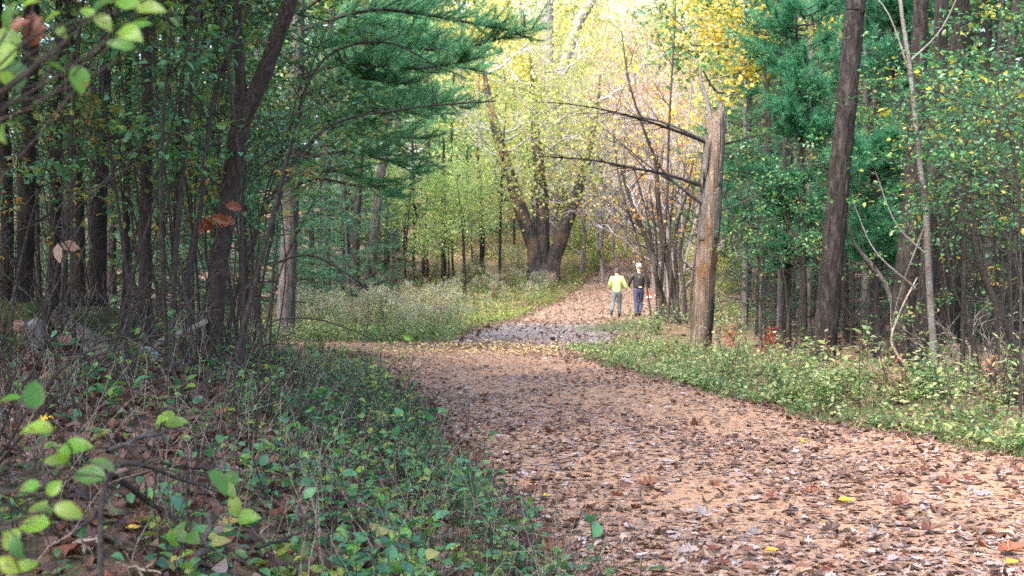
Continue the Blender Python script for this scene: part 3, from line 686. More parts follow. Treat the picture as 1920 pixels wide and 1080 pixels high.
# the forked one
o, S = px_tree('forked_tree', [(398, 625, 36), (408, 520, 32), (420, 440, 31), (432, 340, 31), (446, 265, 36), (455, 215, 34), (452, 150, 19), (446, 80, 17), (449, -20, 16)], 12.4, BS, 'dark tree forking into two stems with red oak leaves hanging before it', crown=1, csc=.8, seed=9, rough=.04)
Q = np.array([[*at(452, 238, 12.4), 15 / F * 12.4], [*at(470, 195, 12.38), 16 / F * 12.4], [*at(492, 150, 12.35), 16 / F * 12.4], [*at(515, 85, 12.3), 15 / F * 12.4], [*at(546, 0, 12.2), 14 / F * 12.4], [*at(580, -130, 12.1), 12 / F * 12.4], [*at(600, -500, 12.1), 7 / F * 12.4]])
m = MB(); Q = smooth_poly(Q, 26); m.tube(Q[:, :3], Q[:, 3], 12, rough=.03, rs=R); m.build('fork', BS, o, np.array(o.location))
# trees standing deeper and further out: they close the view and keep the wood dark
k = 0
ORD = ['first', 'second', 'third', 'fourth', 'fifth', 'sixth', 'seventh', 'eighth', 'ninth', 'tenth']
for px, d, w_ in [(75, 23, 13), (170, 24, 14), (310, 25, 10), (462, 28, 9), (120, 32, 14)]:
    s = R.normal(0, 7); k += 1
    px_tree('tree', [(px, 600, w_), (px + s, 350, w_ * .9), (px + 2 * s, 100, w_ * .85), (px + 2.5 * s, -20, w_ * .8)], d, BD, 'narrow dark trunk deep in the shady wood behind the slim brown trunk', crown=k % 3, seed=20 + k, group='narrow dark trunks deep in the shady wood', sides=8)
for i, (x_, y_) in enumerate([(-5.2, 4.5), (-6.0, 7.5), (-5.6, 0.0), (-8.5, 11), (-10, 16), (-8, -3.0), (-8.4, 6), (-11.5, 8)]):
    b = np.array([x_, y_, gz(x_, y_)]); t = thing('tree', b, 'tree beyond the edge of the view shading the leafy bank', 'tree', 'trees shading the leafy bank')
    m = MB(); P = wander(R, b - [0, 0, .2], [0, 0, 1], 9.6, 12, .03); m.tube(P, np.linspace(.11, .05, 13), 9, rough=.03, rs=R); m.build('trunk', BD, t, b)
    for zz, sc_ in ((6.6, 1.0), (8.8, 1.1)):
        c = bpy.data.objects.new('crown', CANOPY[i % 3]); COL.objects.link(c); c.parent = t; c.location = (0, 0, zz); c.scale = (sc_,) * 3; c.rotation_euler = (0, 0, i * 1.7)

# ------------------------------------------------------------------ saplings of the near wood
def sapling(seed, H, r, lean, ntw, nl, lmat, lsize, bark='twig', L=.7, lo=.25, name='sapling', shape=OVAL, sub=2, zoff=0.0):
    rs = np.random.default_rng(seed); o = thing(name, (0, 0, 0), 'thin sapling', 'sapling')
    P = wander(rs, [0, 0, -.1], [lean, rs.normal(0, .1), 1], H, 14, .05, .03); S = np.column_stack([P, np.linspace(r, r * .3, 15)])
    m = MB(); m.tube(P, S[:, 3], 6, rough=.04, rs=rs); m.build('stem', M[bark], o)
    m = MB(); twiggy(rs, m, S, ntw, L, r * .5, nl=nl, lsize=lsize, lo=lo, shape=shape, sub=sub); m.build('foliage', [M[bark], M[lmat]], o)
    return o
G_SAP = 'thin stems crowding the near wood'
LB = {'lf_wood': 'thin dark leafy stem crowding the shady near wood', 'lf_teal': 'thin stem with cool green leaves at the edge of the near wood', 'lf_olive': 'thin stem with browning autumn leaves in the near wood', 'bare': 'bare thin stem standing in the near wood'}
SAP = []
for i, (H, r, lean, nt_, nl, lm, ls) in enumerate([(5.5, .014, .05, 20, 14, 'lf_wood', .075), (4.5, .011, -.1, 18, 13, 'lf_teal', .075), (5, .016, .16, 18, 15, 'lf_wood', .08), (3.6, .009, .22, 14, 12, 'lf_olive', .07), (3.2, .008, -.2, 14, 12, 'lf_wood', .07), (6, .018, -.04, 22, 13, 'lf_teal', .085), (4.2, .011, .1, 10, 0, 'lf_wood', .06), (2.6, .007, .3, 10, 11, 'lf_olive', .065)]):
    SAP.append((Stamp(sapling(60 + i, H, r, lean, nt_, nl, lm, ls, lo=.3)), LB[lm] if nl else LB['bare']))
def put_sap(px, d, i, py=None, sc=None):
    x_ = (px - 960) / F * d; st, lb = SAP[i % 8]
    st.put((x_, d, gz(x_, d)), R.uniform(0, 6.28), R.uniform(.85, 1.2) if sc is None else sc, lb, G_SAP, tilt=(R.normal(0, .05), R.normal(0, .06)))
q = np.linspace(-30, 500, 17)
for i, px in enumerate(q):
    px += R.normal(0, 10); d = R.choice([10.5, 12, 13.5, 15, 17, 19, 22]) + R.normal(0, .5)
    if px > 470: d = R.uniform(15.5, 23)
    put_sap(px, d, int(R.integers(0, 8)))
for px in (300, 330, 380, 440, 470, 500, 345, 415, 365, 455):   # leafy edge of the wood
    put_sap(px + R.normal(0, 8), R.uniform(11.5, 17), int(R.choice([1, 5, 0, 2, 1])), sc=R.uniform(.9, 1.15))
for px, d_, i_ in [(70, 10.5, 1), (140, 11.2, 5), (205, 10.8, 1), (250, 11.5, 2), (315, 10.6, 5), (372, 11.3, 1), (20, 11, 2), (110, 12, 5)]:
    put_sap(px, d_, i_, sc=R.uniform(.85, 1.1))
# three hand-placed leaning stems
def lean_stem(rows, d, label, ntw, nl, lmat, L=.5, seed=0, lsize=.06, lo=.5, bark='twig'):
    rs = np.random.default_rng(seed); S = smooth_poly(np.array([[*at(a, b, d + k * .05), c_ / 2 / F * d] for k, (a, b, c_) in enumerate(rows)]), 20)
    z0 = gz(S[0, 0], S[0, 1]); S[0, 2] = min(S[0, 2], z0); o0 = np.array([S[0, 0], S[0, 1], z0]); o = thing('sapling', o0, label, 'sapling')
    m = MB(); m.tube(S[:, :3], S[:, 3], 7, rough=.05, rs=rs); m.build('stem', M[bark], o, o0)
    m = MB(); twiggy(rs, m, S, ntw, L, .006, nl=nl, lsize=lsize, lo=lo); m.build('foliage', [M[bark], M[lmat]], o, o0)
    return o, S
lean_stem([(440, 690, 12), (470, 560, 10), (500, 450, 8), (525, 350, 6), (545, 270, 4)], 10.5, 'dark thin stem leaning over with a few orange leaves at its tip', 7, 6, 'lf_olive', seed=1)
lean_stem([(322, 640, 12), (328, 500, 11), (338, 380, 10), (356, 200, 9), (372, 60, 7), (378, -30, 6)], 11.5, 'upright grey stem with scattered green leaves beside the forked tree', 10, 7, 'lf_teal', seed=2)
lean_stem([(345, 560, 12), (372, 420, 11), (385, 300, 10), (402, 180, 8), (440, 80, 7), (470, 10, 5)], 12.0, 'curving dark stem crossing behind the forked tree', 8, 8, 'lf_wood', seed=3)
lean_stem([(480, 640, 3.5), (520, 600, 3.5), (600, 600, 3), (680, 628, 2.4), (705, 640, 1.6)], 9.6, 'arching bare cane bending over toward the trail', 3, 1, 'lf_teal', .2, seed=4)
lean_stem([(500, 500, 5), (580, 478, 5), (660, 520, 4), (690, 545, 3)], 11.0, 'thin bare twig arching out over the field weeds', 3, 1, 'lf_teal', .2, seed=5)
lean_stem([(420, 640, 5), (480, 430, 5), (600, 250, 5), (760, 205, 4), (930, 190, 3)], 13.0, 'slender branch of round leaves reaching out across the pine', 8, 4, 'lf_teal', .35, seed=6, lsize=.085, lo=.55)
lean_stem([(470, 640, 5), (540, 300, 5), (600, 120, 5), (720, 80, 4), (830, 130, 3)], 13.5, 'slender branch of round leaves arching high across the pine', 7, 4, 'lf_teal', .35, seed=7, lsize=.085, lo=.5)

# ------------------------------------------------------------------ tangle of dead grey branches at the edge of the wood
def deadbush(px, d, seed, label, H=2.4, n=12, mat='twig'):
    rs = np.random.default_rng(seed); x_ = (px - 960) / F * d; o0 = np.array([x_, d, gz(x_, d)]); o = thing('dead_bush', o0, label, 'bush', 'dead tangled bushes')
    for _ in range(n):
        m = MB(); a = rs.uniform(0, 6.28); P = wander(rs, o0, [math.cos(a) * .7, math.sin(a) * .5, 1], H * rs.uniform(.6, 1.1), 10, .16, -.06); m.tube(P, np.linspace(.008, .002, 11), 5)
        for _k in range(6):
            i = rs.integers(3, 10); m.tube(wander(rs, P[i], unit(P[i] - P[i - 1]) + rs.normal(0, .7, 3), H * rs.uniform(.15, .4), 6, .22, -.05), np.linspace(.005, .0015, 7), 4)
        m.build('branch', M[mat], o, o0)
deadbush(40, 13.6, 1, 'tangle of dead grey branches arching in front of the thickest dark trunk', 2.3)
deadbush(120, 14.2, 2, 'mass of fine dead twigs hanging beside the dark straight trunk', 2.6, 14)
deadbush(-40, 6.5, 3, 'dead branches reaching in from beyond the edge of the view', 1.7, 6)
deadbush(235, 10, 4, 'dry twiggy bush at the foot of the slim brown trunk', 1.4, 6, 'twig')
deadbush(350, 9.5, 5, 'low dry thicket of dark stems at the foot of the forked tree', 1.2, 6, 'twig')
deadbush(700, 13.5, 6, 'small dry bush with thin upright twigs at the corner of the bank and the trail', .75, 7, 'twig')

# ------------------------------------------------------------------ leafy shrubs close to the camera
def close_shrub(root, spots, label, mat, seed, d0, size=None):
    """spots: (px, py, leaf length in px, angle in the picture)"""
    rs = np.random.default_rng(seed); o0 = np.array([root[0], root[1], gz(*root)]); o = thing('leafy_shrub', o0, label, 'shrub')
    m = MB(); lf = MB(); c = np.mean([at(a, b, d0) for a, b, *_ in spots], 0)
    mid = (o0 + c) / 2 + np.array([-.15, 0, .3]); main = smooth_poly(np.array([o0, mid, c]), 14); m.tube(main, np.linspace(.012, .006, 14), 6)
    for a, b, L, ang in spots:
        d = d0 + rs.normal(0, .22); p = at(a, b, d); s = L / F * d
        D = np.array([math.cos(ang), rs.normal(0, .35), math.sin(ang)]); i = rs.integers(6, 14); q = p - unit(D) * s * .5
        P = smooth_poly(np.array([main[i], (main[i] + q) / 2 + rs.normal(0, .04, 3), q]), 8); m.tube(P, np.linspace(.004, .0016, 8), 4)
        N = np.array([rs.normal(0, .5), -.75 + rs.normal(0, .35), .7]); leaves(lf, FINE, q[None], D[None], N[None], [s], 0, [rs.random()], fold=rs.uniform(.1, .35), curl=rs.uniform(.1, .6), curlx=rs.normal(0, .3), wid=rs.uniform(.95, 1.3), smooth=True)
    m.build('stem', M['twig'], o, o0); lf.build('foliage', M[mat], o, o0)
close_shrub((-1.75, 2.7), [(20, 35, 62, 1.2), (10, 72, 70, 2.7), (98, 32, 46, .4), (12, 105, 60, -1.8), (190, 15, 66, .5), (165, 25, 40, 2.4), (245, 62, 62, -.5), (228, 85, 54, 3.0), (285, 18, 60, -.1), (196, 42, 48, -.8), (150, 150, 56, -1.4), (28, 135, 80, -1.1), (8, 150, 50, 2.4), (10, 252, 44, -1.3), (110, 128, 40, -.5), (262, 50, 56, .2), (122, 60, 36, -1.2), (60, 8, 40, .4), (240, 8, 60, 2.8)], 'bright green leaves hanging in front of the dark trunks', 'lf_bright', 5, 3.2)
close_shrub((-1.55, 3.0), [(62, 740, 62, 1.6), (18, 750, 52, 3.3), (66, 808, 66, 3.2), (142, 842, 66, .2), (120, 858, 46, -1.4), (98, 865, 50, 2.9), (192, 872, 54, 2.6), (165, 892, 70, 3.1), (52, 918, 54, 3.6), (128, 960, 60, -.4), (70, 960, 54, 1.0), (62, 985, 62, 3.3), (20, 1010, 50, 1.2), (30, 1030, 54, -1.3), (78, 955, 40, 2.9), (100, 915, 38, .9), (14, 1060, 50, 2.6), (48, 1062, 44, .2)], 'round bright green leaves nearest the camera above the brown leaf litter', 'lf_bright', 6, 3.3)
close_shrub((-1.35, 4.6), [(338, 995, 46, 1.0), (322, 1012, 40, -1.2), (360, 1010, 44, -.4), (410, 905, 60, -1.0), (425, 918, 50, -.6), (465, 972, 48, .1), (440, 950, 44, -1.2), (430, 900, 46, .8), (302, 790, 34, .4), (330, 792, 46, .1), (318, 780, 34, 2.4)], 'lime green leaf sprigs standing over brown oak leaves', 'lf_bright', 7, 5.2)
# hanging rust-red oak leaves and a curled brown leaf
rs_ = np.random.default_rng(3)
def hanging(px, py, d, n, s, mat, shape, label, spread=18):
    o0 = at(px, py - spread * 1.4, d); o = thing('leaf_cluster', o0, label, 'leaves'); m = MB(); tw = MB()
    tw.tube(smooth_poly(np.array([o0 + [.42, .3, .5], o0 + [.2, .12, .3], o0 + [.03, .02, .08], o0 + [0, 0, -.12]]), 9), np.linspace(.006, .002, 9), 5); tw.build('stalk', M['twig'], o, o0)
    P = np.array([at(px + rs_.normal(0, spread * .5), py + rs_.normal(0, spread * .5), d + rs_.normal(0, .03)) for _ in range(n)])
    D = np.array([[rs_.normal(0, .9), 0, -rs_.random()] for _ in range(n)]); N = np.array([[rs_.normal(0, .4), -1, .3] for _ in range(n)])
    leaves(m, shape, P, D, N, np.full(n, s), 0, rs_.random(n), fold=.2, curl=rs_.normal(.3, .3, n)); m.build('foliage', mat, o, o0)
hanging(400, 412, 11.9, 7, .14, M['lit_russet'], OAK, 'cluster of rust red oak leaves hanging before the forked tree', 22)
hanging(112, 455, 9.0, 2, .13, M['lit_bank'], OVAL, 'curled dry brown leaf caught in the twigs before the dark trunks', 8)
hanging(55, 30, 3.6, 2, .09, M['lit_russet'], OAK, 'dark red leaf hanging among the close green leaves', 14)

# ------------------------------------------------------------------ low plants on the bank
def seedling(seed, H, n, size, lmat, stems=1, name='seedling', shape=FINE, wid=1.15):
    rs = np.random.default_rng(seed); o = thing(name, (0, 0, 0), 'low plant', 'plant'); m = MB(); lf = MB()
    for _ in range(stems):
        P = wander(rs, [rs.normal(0, .05) * (stems > 1), rs.normal(0, .05) * (stems > 1), -.03], [rs.normal(0, .25), rs.normal(0, .25), 1], H * rs.uniform(.6, 1.1), 8, .12); m.tube(P, np.linspace(.004, .0015, 9), 4)
        i = rs.integers(2, 9, n); a = rs.uniform(0, 6.28, n); D = np.stack([np.cos(a), np.sin(a), rs.normal(.15, .3, n)], -1)
        N = np.stack([rs.normal(0, .35, n), rs.normal(0, .35, n) - .2, np.ones(n)], -1)
        q = P[i] + D * .02; leaves(lf, shape, q, D, N, size * rs.uniform(.55, 1.2, n), 0, rs.uniform(0, 1, n), fold=.2, curl=rs.normal(.35, .2, n), wid=wid, smooth=True)
    m.build('stem', M['twig'], o); lf.build('foliage', M[lmat], o); return o
SEED = [Stamp(seedling(100 + i, *a)) for i, a in enumerate([(.22, 8, .07, 'lf_teal'), (.3, 10, .065, 'lf_teal', 2), (.16, 7, .075, 'lf_teal'), (.35, 12, .06, 'lf_right', 2), (.2, 8, .06, 'lf_mid', 2), (.45, 14, .06, 'lf_teal', 2), (.28, 9, .055, 'lf_wood', 3), (.24, 6, .08, 'lf_right')])]
LBL = ['green rounded-leaf seedling growing through the brown leaves of the bank'] * 8
n = 0
while n < 185:
    y_ = 5.0 + 11 * R.random() ** 1.5; x_ = float(trail_l(y_)) + .02 - 3.6 * R.random() ** 1.35
    if (x_ / y_ * F + 960) < -30: continue
    near = math.exp(-((float(trail_l(y_)) - x_) / 1.4))
    if R.random() > .45 + .6 * near: continue
    i = int(R.integers(0, 8)); SEED[i].put((x_, y_, gz(x_, y_)), R.uniform(0, 6.28), R.uniform(.75, 1.5), LBL[i], 'seedlings on the leafy bank', tilt=(R.normal(0, .1), R.normal(0, .1))); n += 1
# ground cover and dry stems too many to count
n = 12500; y = 5 + 17 * R.random(n) ** 1.4; x = trail_l(y) - .02 - 4.2 * R.random(n) ** 1.6
k = clumpy(x, y, .12, 1.6) & (R.random(n) < .22 + .9 * np.exp(-((trail_l(y) - x - .2) / 1.0) ** 2)); x, y = x[k], y[k]; n = len(x)
m = MB(); P = np.stack([x, y, ground_z(x, y) + .03 + .24 * R.random(n) ** 1.3], -1); D = rdir(R, n, .1, .5); N = np.stack([R.normal(0, .35, n), R.normal(0, .35, n) - .15, np.ones(n)], -1)
leaves(m, OVAL, P, D, N, R.uniform(.028, .07, n), 0, R.random(n), fold=.2, curl=.3, wid=1.2)
tag(m.build('ground_cover', M['lf_teal']), 'low green leaves covering the edge of the bank', kind='stuff')
n = 2400; y = 5.2 + 14 * R.random(n) ** 1.1; x = trail_l(y) + .1 - 4.4 * R.random(n); m = MB()
for i in range(n):
    p = np.array([x[i], y[i], gz(x[i], y[i]) - .02]); H = R.uniform(.12, .75); P = wander(R, p, [R.normal(0, .35), R.normal(0, .3), 1], H, 5, .16)
    m.tube(P, np.linspace(.003, .001, 6), 3, int(R.random() < .35))
    if H > .45:
        for _ in range(3): j = R.integers(2, 5); m.tube(wander(R, P[j], unit(P[j] - P[j - 1]) + R.normal(0, .5, 3), H * .3, 3, .1), [.0014, .0012, .001, .0007], 3, int(R.random() < .35))
tag(m.build('undergrowth', [M['twig'], M['twig_pale']]), 'dry thin stems standing all over the bank', kind='stuff')
# ------------------------------------------------------------------ conifers
def conifer(seed, H, r, clear, blen, nb, nmat, style, bark='bark_pine', per=9, ln=.1, w=.01, dead=10, lush=1.0, name='pine_tree', droop=0.0, sides=9):
    """style: pine (tufts on upswept twigs) or spruce (flat drooping sprays)"""
    rs = np.random.default_rng(seed); o = thing(name, (0, 0, 0), 'conifer', 'tree')
    P = wander(rs, [0, 0, -.3], [0, 0, 1], H + .3, 18, .012); S = np.column_stack([P, r * np.linspace(1.1, .12, 19)])
    m = MB(); m.tube(P, S[:, 3], sides, rough=.03, rs=rs)
    for _ in range(dead):
        i = int(rs.uniform(.08, clear * 1.3) * 18) + 1; a = rs.uniform(0, 6.28); Q = wander(rs, P[min(i, 17)], [math.cos(a), math.sin(a), rs.uniform(-.35, .15)], blen * rs.uniform(.4, .8), 6, .1)
        m.tube(Q, np.linspace(.02, .005, 7), 4)
        for _k in range(4): j = rs.integers(2, 7); m.tube(wander(rs, Q[j], unit(Q[j] - Q[j - 1]) + rs.normal(0, .5, 3), blen * .25, 3, .1), np.linspace(.008, .002, 4), 3)
    m.build('trunk', M[bark], o)
    m = MB(); TP, TD = [], []
    for b in range(nb):
        f = clear + (1 - clear) * (b + rs.random()) / nb; i = f * 18; i0 = min(int(i), 17); p = P[i0] + (P[i0 + 1] - P[i0]) * (i - i0); a = b * 2.4 + rs.normal(0, .3)
        L = blen * (1 - ((f - clear) / (1 - clear)) ** 1.3 * .85) * rs.uniform(.75, 1.1)
        d = np.array([math.cos(a), math.sin(a), (.12 if style == 'pine' else -.15) + droop]); Q = wander(rs, p, d, L, 8, .07, .02 if style == 'pine' else .015)
        m.tube(Q, np.linspace(.035 * L / 3, .006, 9), 5)
        nt_ = int((9 if style == 'pine' else 12) * L * lush)
        for _ in range(nt_):
            t = rs.uniform(.25, 1); j = min(int(t * 8), 7); q = Q[j] + (Q[j + 1] - Q[j]) * (t * 8 - j); T = unit(Q[j + 1] - Q[j]); side = unit(np.cross(T, [0, 0, 1])) * rs.choice([-1, 1])
            dd = T * rs.uniform(.3, .9) + side * rs.uniform(.5, 1.1) + np.array([0, 0, rs.normal(.1 if style == 'pine' else -.12, .18)]); LL = L * .26 * (1.15 - t * .6) * rs.uniform(.6, 1.2) + .12
            W = wander(rs, q, dd, LL, 4, .1, .03 if style == 'pine' else -.03); m.tube(W, np.linspace(.007, .003, 5), 3)
            k = max(3, int(LL / (.07 if style == 'pine' else .06)))
            for t2 in np.linspace(.25, 1, k):
                jj = min(int(t2 * 4), 3); TP.append(W[jj] + (W[jj + 1] - W[jj]) * (t2 * 4 - jj)); TD.append(unit(W[jj + 1] - W[jj]))
    needles(m, np.array(TP), np.array(TD), rs, per, ln, w, .75 if style == 'pine' else .55)
    m.build('crown', [M['twig'], M[nmat]], o)
    return o
def ground_at(px, d, py=None): x_ = (px - 960) / F * d; return (x_, d, gz(x_, d))

PINE = Stamp(conifer(1, 15, .2, .2, 4.2, 42, 'needle_pine', 'pine', per=8, ln=.13, w=.013, dead=10))
PINE2 = Stamp(conifer(2, 13, .16, .1, 3.4, 44, 'needle_blue', 'pine', 'bark_grey', per=8, ln=.12, w=.013, dead=8))
SPR = Stamp(conifer(3, 12, .13, .14, 2.2, 60, 'needle_dark', 'spruce', 'bark_dark', per=7, ln=.06, w=.016, dead=26, lush=.8, name='spruce_tree'))
SPR2 = Stamp(conifer(4, 10, .1, .3, 2.0, 44, 'needle_dark', 'spruce', 'bark_grey', per=7, ln=.06, w=.016, dead=34, lush=.7, name='spruce_tree'))
HEM = Stamp(conifer(5, 11, .14, .08, 3.0, 50, 'needle_blue', 'spruce', 'bark_dark', per=7, ln=.07, w=.02, dead=14, lush=.75, name='hemlock_tree'))

# the pine standing on the field edge, with hand-placed boughs sweeping over the view
rs = np.random.default_rng(77); d0 = 33.0
PO, PS = px_tree('pine_tree', [(534, 606, 38), (540, 500, 34), (546, 380, 31), (553, 250, 28), (558, 120, 26), (562, -20, 24)], d0, M['bark_grey'], 'pine with pale lit bark and long green boughs sweeping out over the field', top=15, sides=14, seed=33)
def bough(rows, d, dens, bare=False, mat='needle_pine', ln=.15):
    if not bare: dens *= 1.8
    P = smooth_poly(np.array([at(a, b, d + c_) for a, b, c_ in rows]), 16); m = MB(); L = np.linalg.norm(P[-1] - P[0]); m.tube(P, np.linspace(.05, .012, 16), 6); TP, TD = [], []
    for _ in range(int(dens * L)):
        t = rs.uniform(.22, 1); j = min(int(t * 15), 14); q = P[j] + (P[j + 1] - P[j]) * (t * 15 - j); T = unit(P[j + 1] - P[j]); side = unit(np.cross(T, [0, 0, 1])) * rs.choice([-1, 1])
        LL = rs.uniform(.5, 1.5) * (1.1 - .6 * t); W = wander(rs, q, T * rs.uniform(.5, 1) + side * rs.uniform(.3, 1) + np.array([0, 0, rs.normal(.22, .22)]), LL, 5, .12, .05); m.tube(W, np.linspace(.014, .004, 6), 3)
        if bare: continue
        for t2 in np.linspace(.15, 1, max(4, int(LL / .06))):
            jj = min(int(t2 * 5), 4); TP.append(W[jj] + (W[jj + 1] - W[jj]) * (t2 * 5 - jj)); TD.append(unit(W[jj + 1] - W[jj]))
    if TP: needles(m, np.array(TP), np.array(TD), rs, 12, ln, .012, .6)
    m.build('bough', [M['twig'], M[mat]], PO, np.array(PO.location))
for rows, dens, bare in [
    ([(560, 150, 0), (720, 92, -.5), (850, 95, -1), (1000, 55, -1.5)], 9, False), ([(560, 60, 0), (700, 20, -.8), (860, 40, -1.2), (960, 60, -1.5)], 8, False),
    ([(560, 190, 0), (680, 130, 1), (800, 120, 1.5), (905, 135, 2)], 8, False), ([(560, 110, 0), (660, 50, 1.5), (760, 30, 2.5), (850, -5, 3)], 9, False),
    ([(556, 230, 0), (650, 170, 1), (760, 175, 1.4), (880, 205, 2)], 8, False), ([(556, 30, 0), (620, -10, -1), (720, -40, -1.5), (830, -40, -2)], 10, False),
    ([(556, 180, 0), (640, 150, -1.2), (700, 150, -2), (760, 165, -2.6)], 10, False), ([(556, 120, 0), (610, 90, -1.5), (650, 80, -2.5), (700, 80, -3)], 10, False),
    ([(552, 265, 0), (640, 215, .5), (730, 260, 1), (850, 330, 1.6)], 4, True), ([(552, 300, 0), (620, 270, -.5), (700, 285, -1), (800, 300, -1.2)], 4, True),
    ([(550, 320, 0), (610, 240, 1), (690, 235, 1.6), (780, 300, 2.4)], 4, True), ([(556, 230, 0), (480, 190, .5), (400, 180, 1), (320, 190, 1.5)], 7, False), ([(556, 120, 0), (480, 70, .5), (400, 60, 1), (300, 60, 1.5)], 7, False),
    ([(556, 200, 0), (660, 175, 2), (760, 190, 3), (830, 215, 3.6)], 8, False), ([(552, 300, 0), (640, 285, -1), (720, 300, -1.6), (790, 330, -2)], 7, False), ([(550, 330, 0), (620, 320, -1.4), (680, 340, -2), (730, 370, -2.4)], 7, False), ([(556, 250, 0), (650, 215, -.8), (740, 210, -1.4), (840, 190, -2)], 8, False), ([(556, 210, 0), (630, 190, -2), (700, 200, -3), (780, 215, -3.6)], 9, False), ([(552, 290, 0), (620, 250, 2), (700, 255, 3), (790, 260, 3.5)], 7, False), ([(556, 140, 0), (660, 120, -2.5), (780, 130, -3.4), (900, 110, -4)], 9, False), ([(552, 260, 0), (600, 240, -2), (650, 245, -2.8), (700, 260, -3.4)], 7, False),
    ([(556, 160, 0), (640, 110, 2.5), (720, 120, 3.5), (800, 85, 4.4)], 8, False), ([(556, 80, 0), (640, 30, 1), (720, 50, 1.6), (800, 60, 2)], 9, False),
    ([(548, 350, 0), (600, 335, .4), (680, 350, .8), (760, 345, 1)], 3, True)]:
    bough(rows, d0, dens, bare)
# trunks behind the field
BF, BG = M['bark_far'], M['bark_grey']
px_tree('tree', [(664, 520, 17), (668, 430, 15), (674, 330, 13), (680, 180, 11)], 50, M['bark_dark'], 'grey trunk seen through the bare lower pine branches', crown=0, csc=1.0, seed=51, top=14)
px_tree('tree', [(690, 505, 20), (704, 420, 18), (716, 320, 16), (727, 250, 14), (735, 100, 12)], 57, BG, 'pale leaning trunk behind the bare lower pine branches', crown=1, csc=1.3, seed=52, top=13)
px_tree('tree', [(610, 500, 18), (612, 400, 16), (615, 250, 14)], 56, BG, 'dim grey trunk close to the lit pine', crown=2, csc=1.3, seed=53, top=12)
for i, (px, py, w_) in enumerate([(775, 500, 8), (793, 505, 7), (832, 495, 11), (904, 490, 10), (937, 490, 6), (760, 500, 6), (725, 505, 7), (870, 490, 6)]):
    px_tree('sapling', [(px, py, w_), (px + R.normal(2, 3), 420, w_ * .9), (px + R.normal(4, 5), 330, w_ * .7)], 64 + R.uniform(-3, 3), M['bark_dark'], 'slim dark trunk standing in brown weeds behind the field', 'sapling', top=7 + R.random() * 2, seed=60 + i, group='slim dark trunks behind the field', sides=6)
# stump with upturned roots
o0 = np.array([*ground_at(668, 50)[:2], gz((668 - 960) / F * 50, 50)]); t = thing('root_stump', o0, 'dark upturned stump among the conifers behind the field', 'stump'); m = MB()
m.tube(np.array([o0 - [0, 0, .2], o0 + [0, 0, .5], o0 + [.1, 0, 1.1]]), [.55, .4, .3], 12, rough=.12, rs=rs); m.build('trunk', M['bark_dark'], t, o0)
for a in np.linspace(0, 6.28, 9)[:-1]:
    m = MB(); m.tube(wander(rs, o0 + [0, 0, .8], [math.cos(a), .3 * math.sin(a), rs.uniform(.1, .9)], rs.uniform(.8, 1.5), 6, .2), np.linspace(.14, .03, 7), 6, rough=.08, rs=rs); m.build('root', M['bark_dark'], t, o0)

for px, d, sc in [(640, 60, .8), (800, 80, .7)]:
    PINE2.put(ground_at(px, d), R.uniform(0, 6), sc, 'blue green pine with soft drooping boughs behind the goldenrod field', 'soft blue green pines behind the field')
LBC = 'dark conifer standing behind the pale-barked pine and the field'
for px, d, st, sc in [(605, 62, HEM, 1.1), (650, 56, HEM, .85), (725, 64, HEM, .95), (585, 55, HEM, .9), (690, 74, HEM, 1.2), (650, 66, PINE2, 1.1), (800, 82, HEM, 1.15), (740, 74, PINE, 1.2), (845, 76, HEM, 1.0), (480, 44, HEM, 1.2), (420, 50, PINE2, 1.2), (520, 64, HEM, 1.4), (905, 73, PINE2, .8), (350, 46, HEM, 1.2), (270, 52, SPR, 1.5), (190, 45, HEM, 1.3), (110, 50, SPR, 1.6), (40, 46, HEM, 1.3), (620, 85, PINE2, 1.4), (-30, 52, SPR, 1.5), (470, 78, SPR, 1.7), (330, 70, SPR, 1.7), (200, 70, SPR, 1.7), (80, 68, SPR, 1.7), (300, 36, HEM, .95), (210, 34, HEM, 1.0), (130, 37, HEM, 1.0), (400, 38, HEM, .9), (50, 35, HEM, 1.0), (255, 44, HEM, 1.3), (460, 40, PINE2, .9)]:
    st.put(ground_at(px, d), R.uniform(0, 6.28), sc, LBC, 'conifers behind the field and the near wood')
# one low blue-green pine whose bough sweeps the ground behind the field
PINE2.put(ground_at(655, 48), 1.0, .42, 'young blue green pine with low boughs behind the goldenrod', 'young pines')
PINE2.put(ground_at(735, 57), 2.0, .36, 'smaller blue green pine at the back of the field', 'young pines')

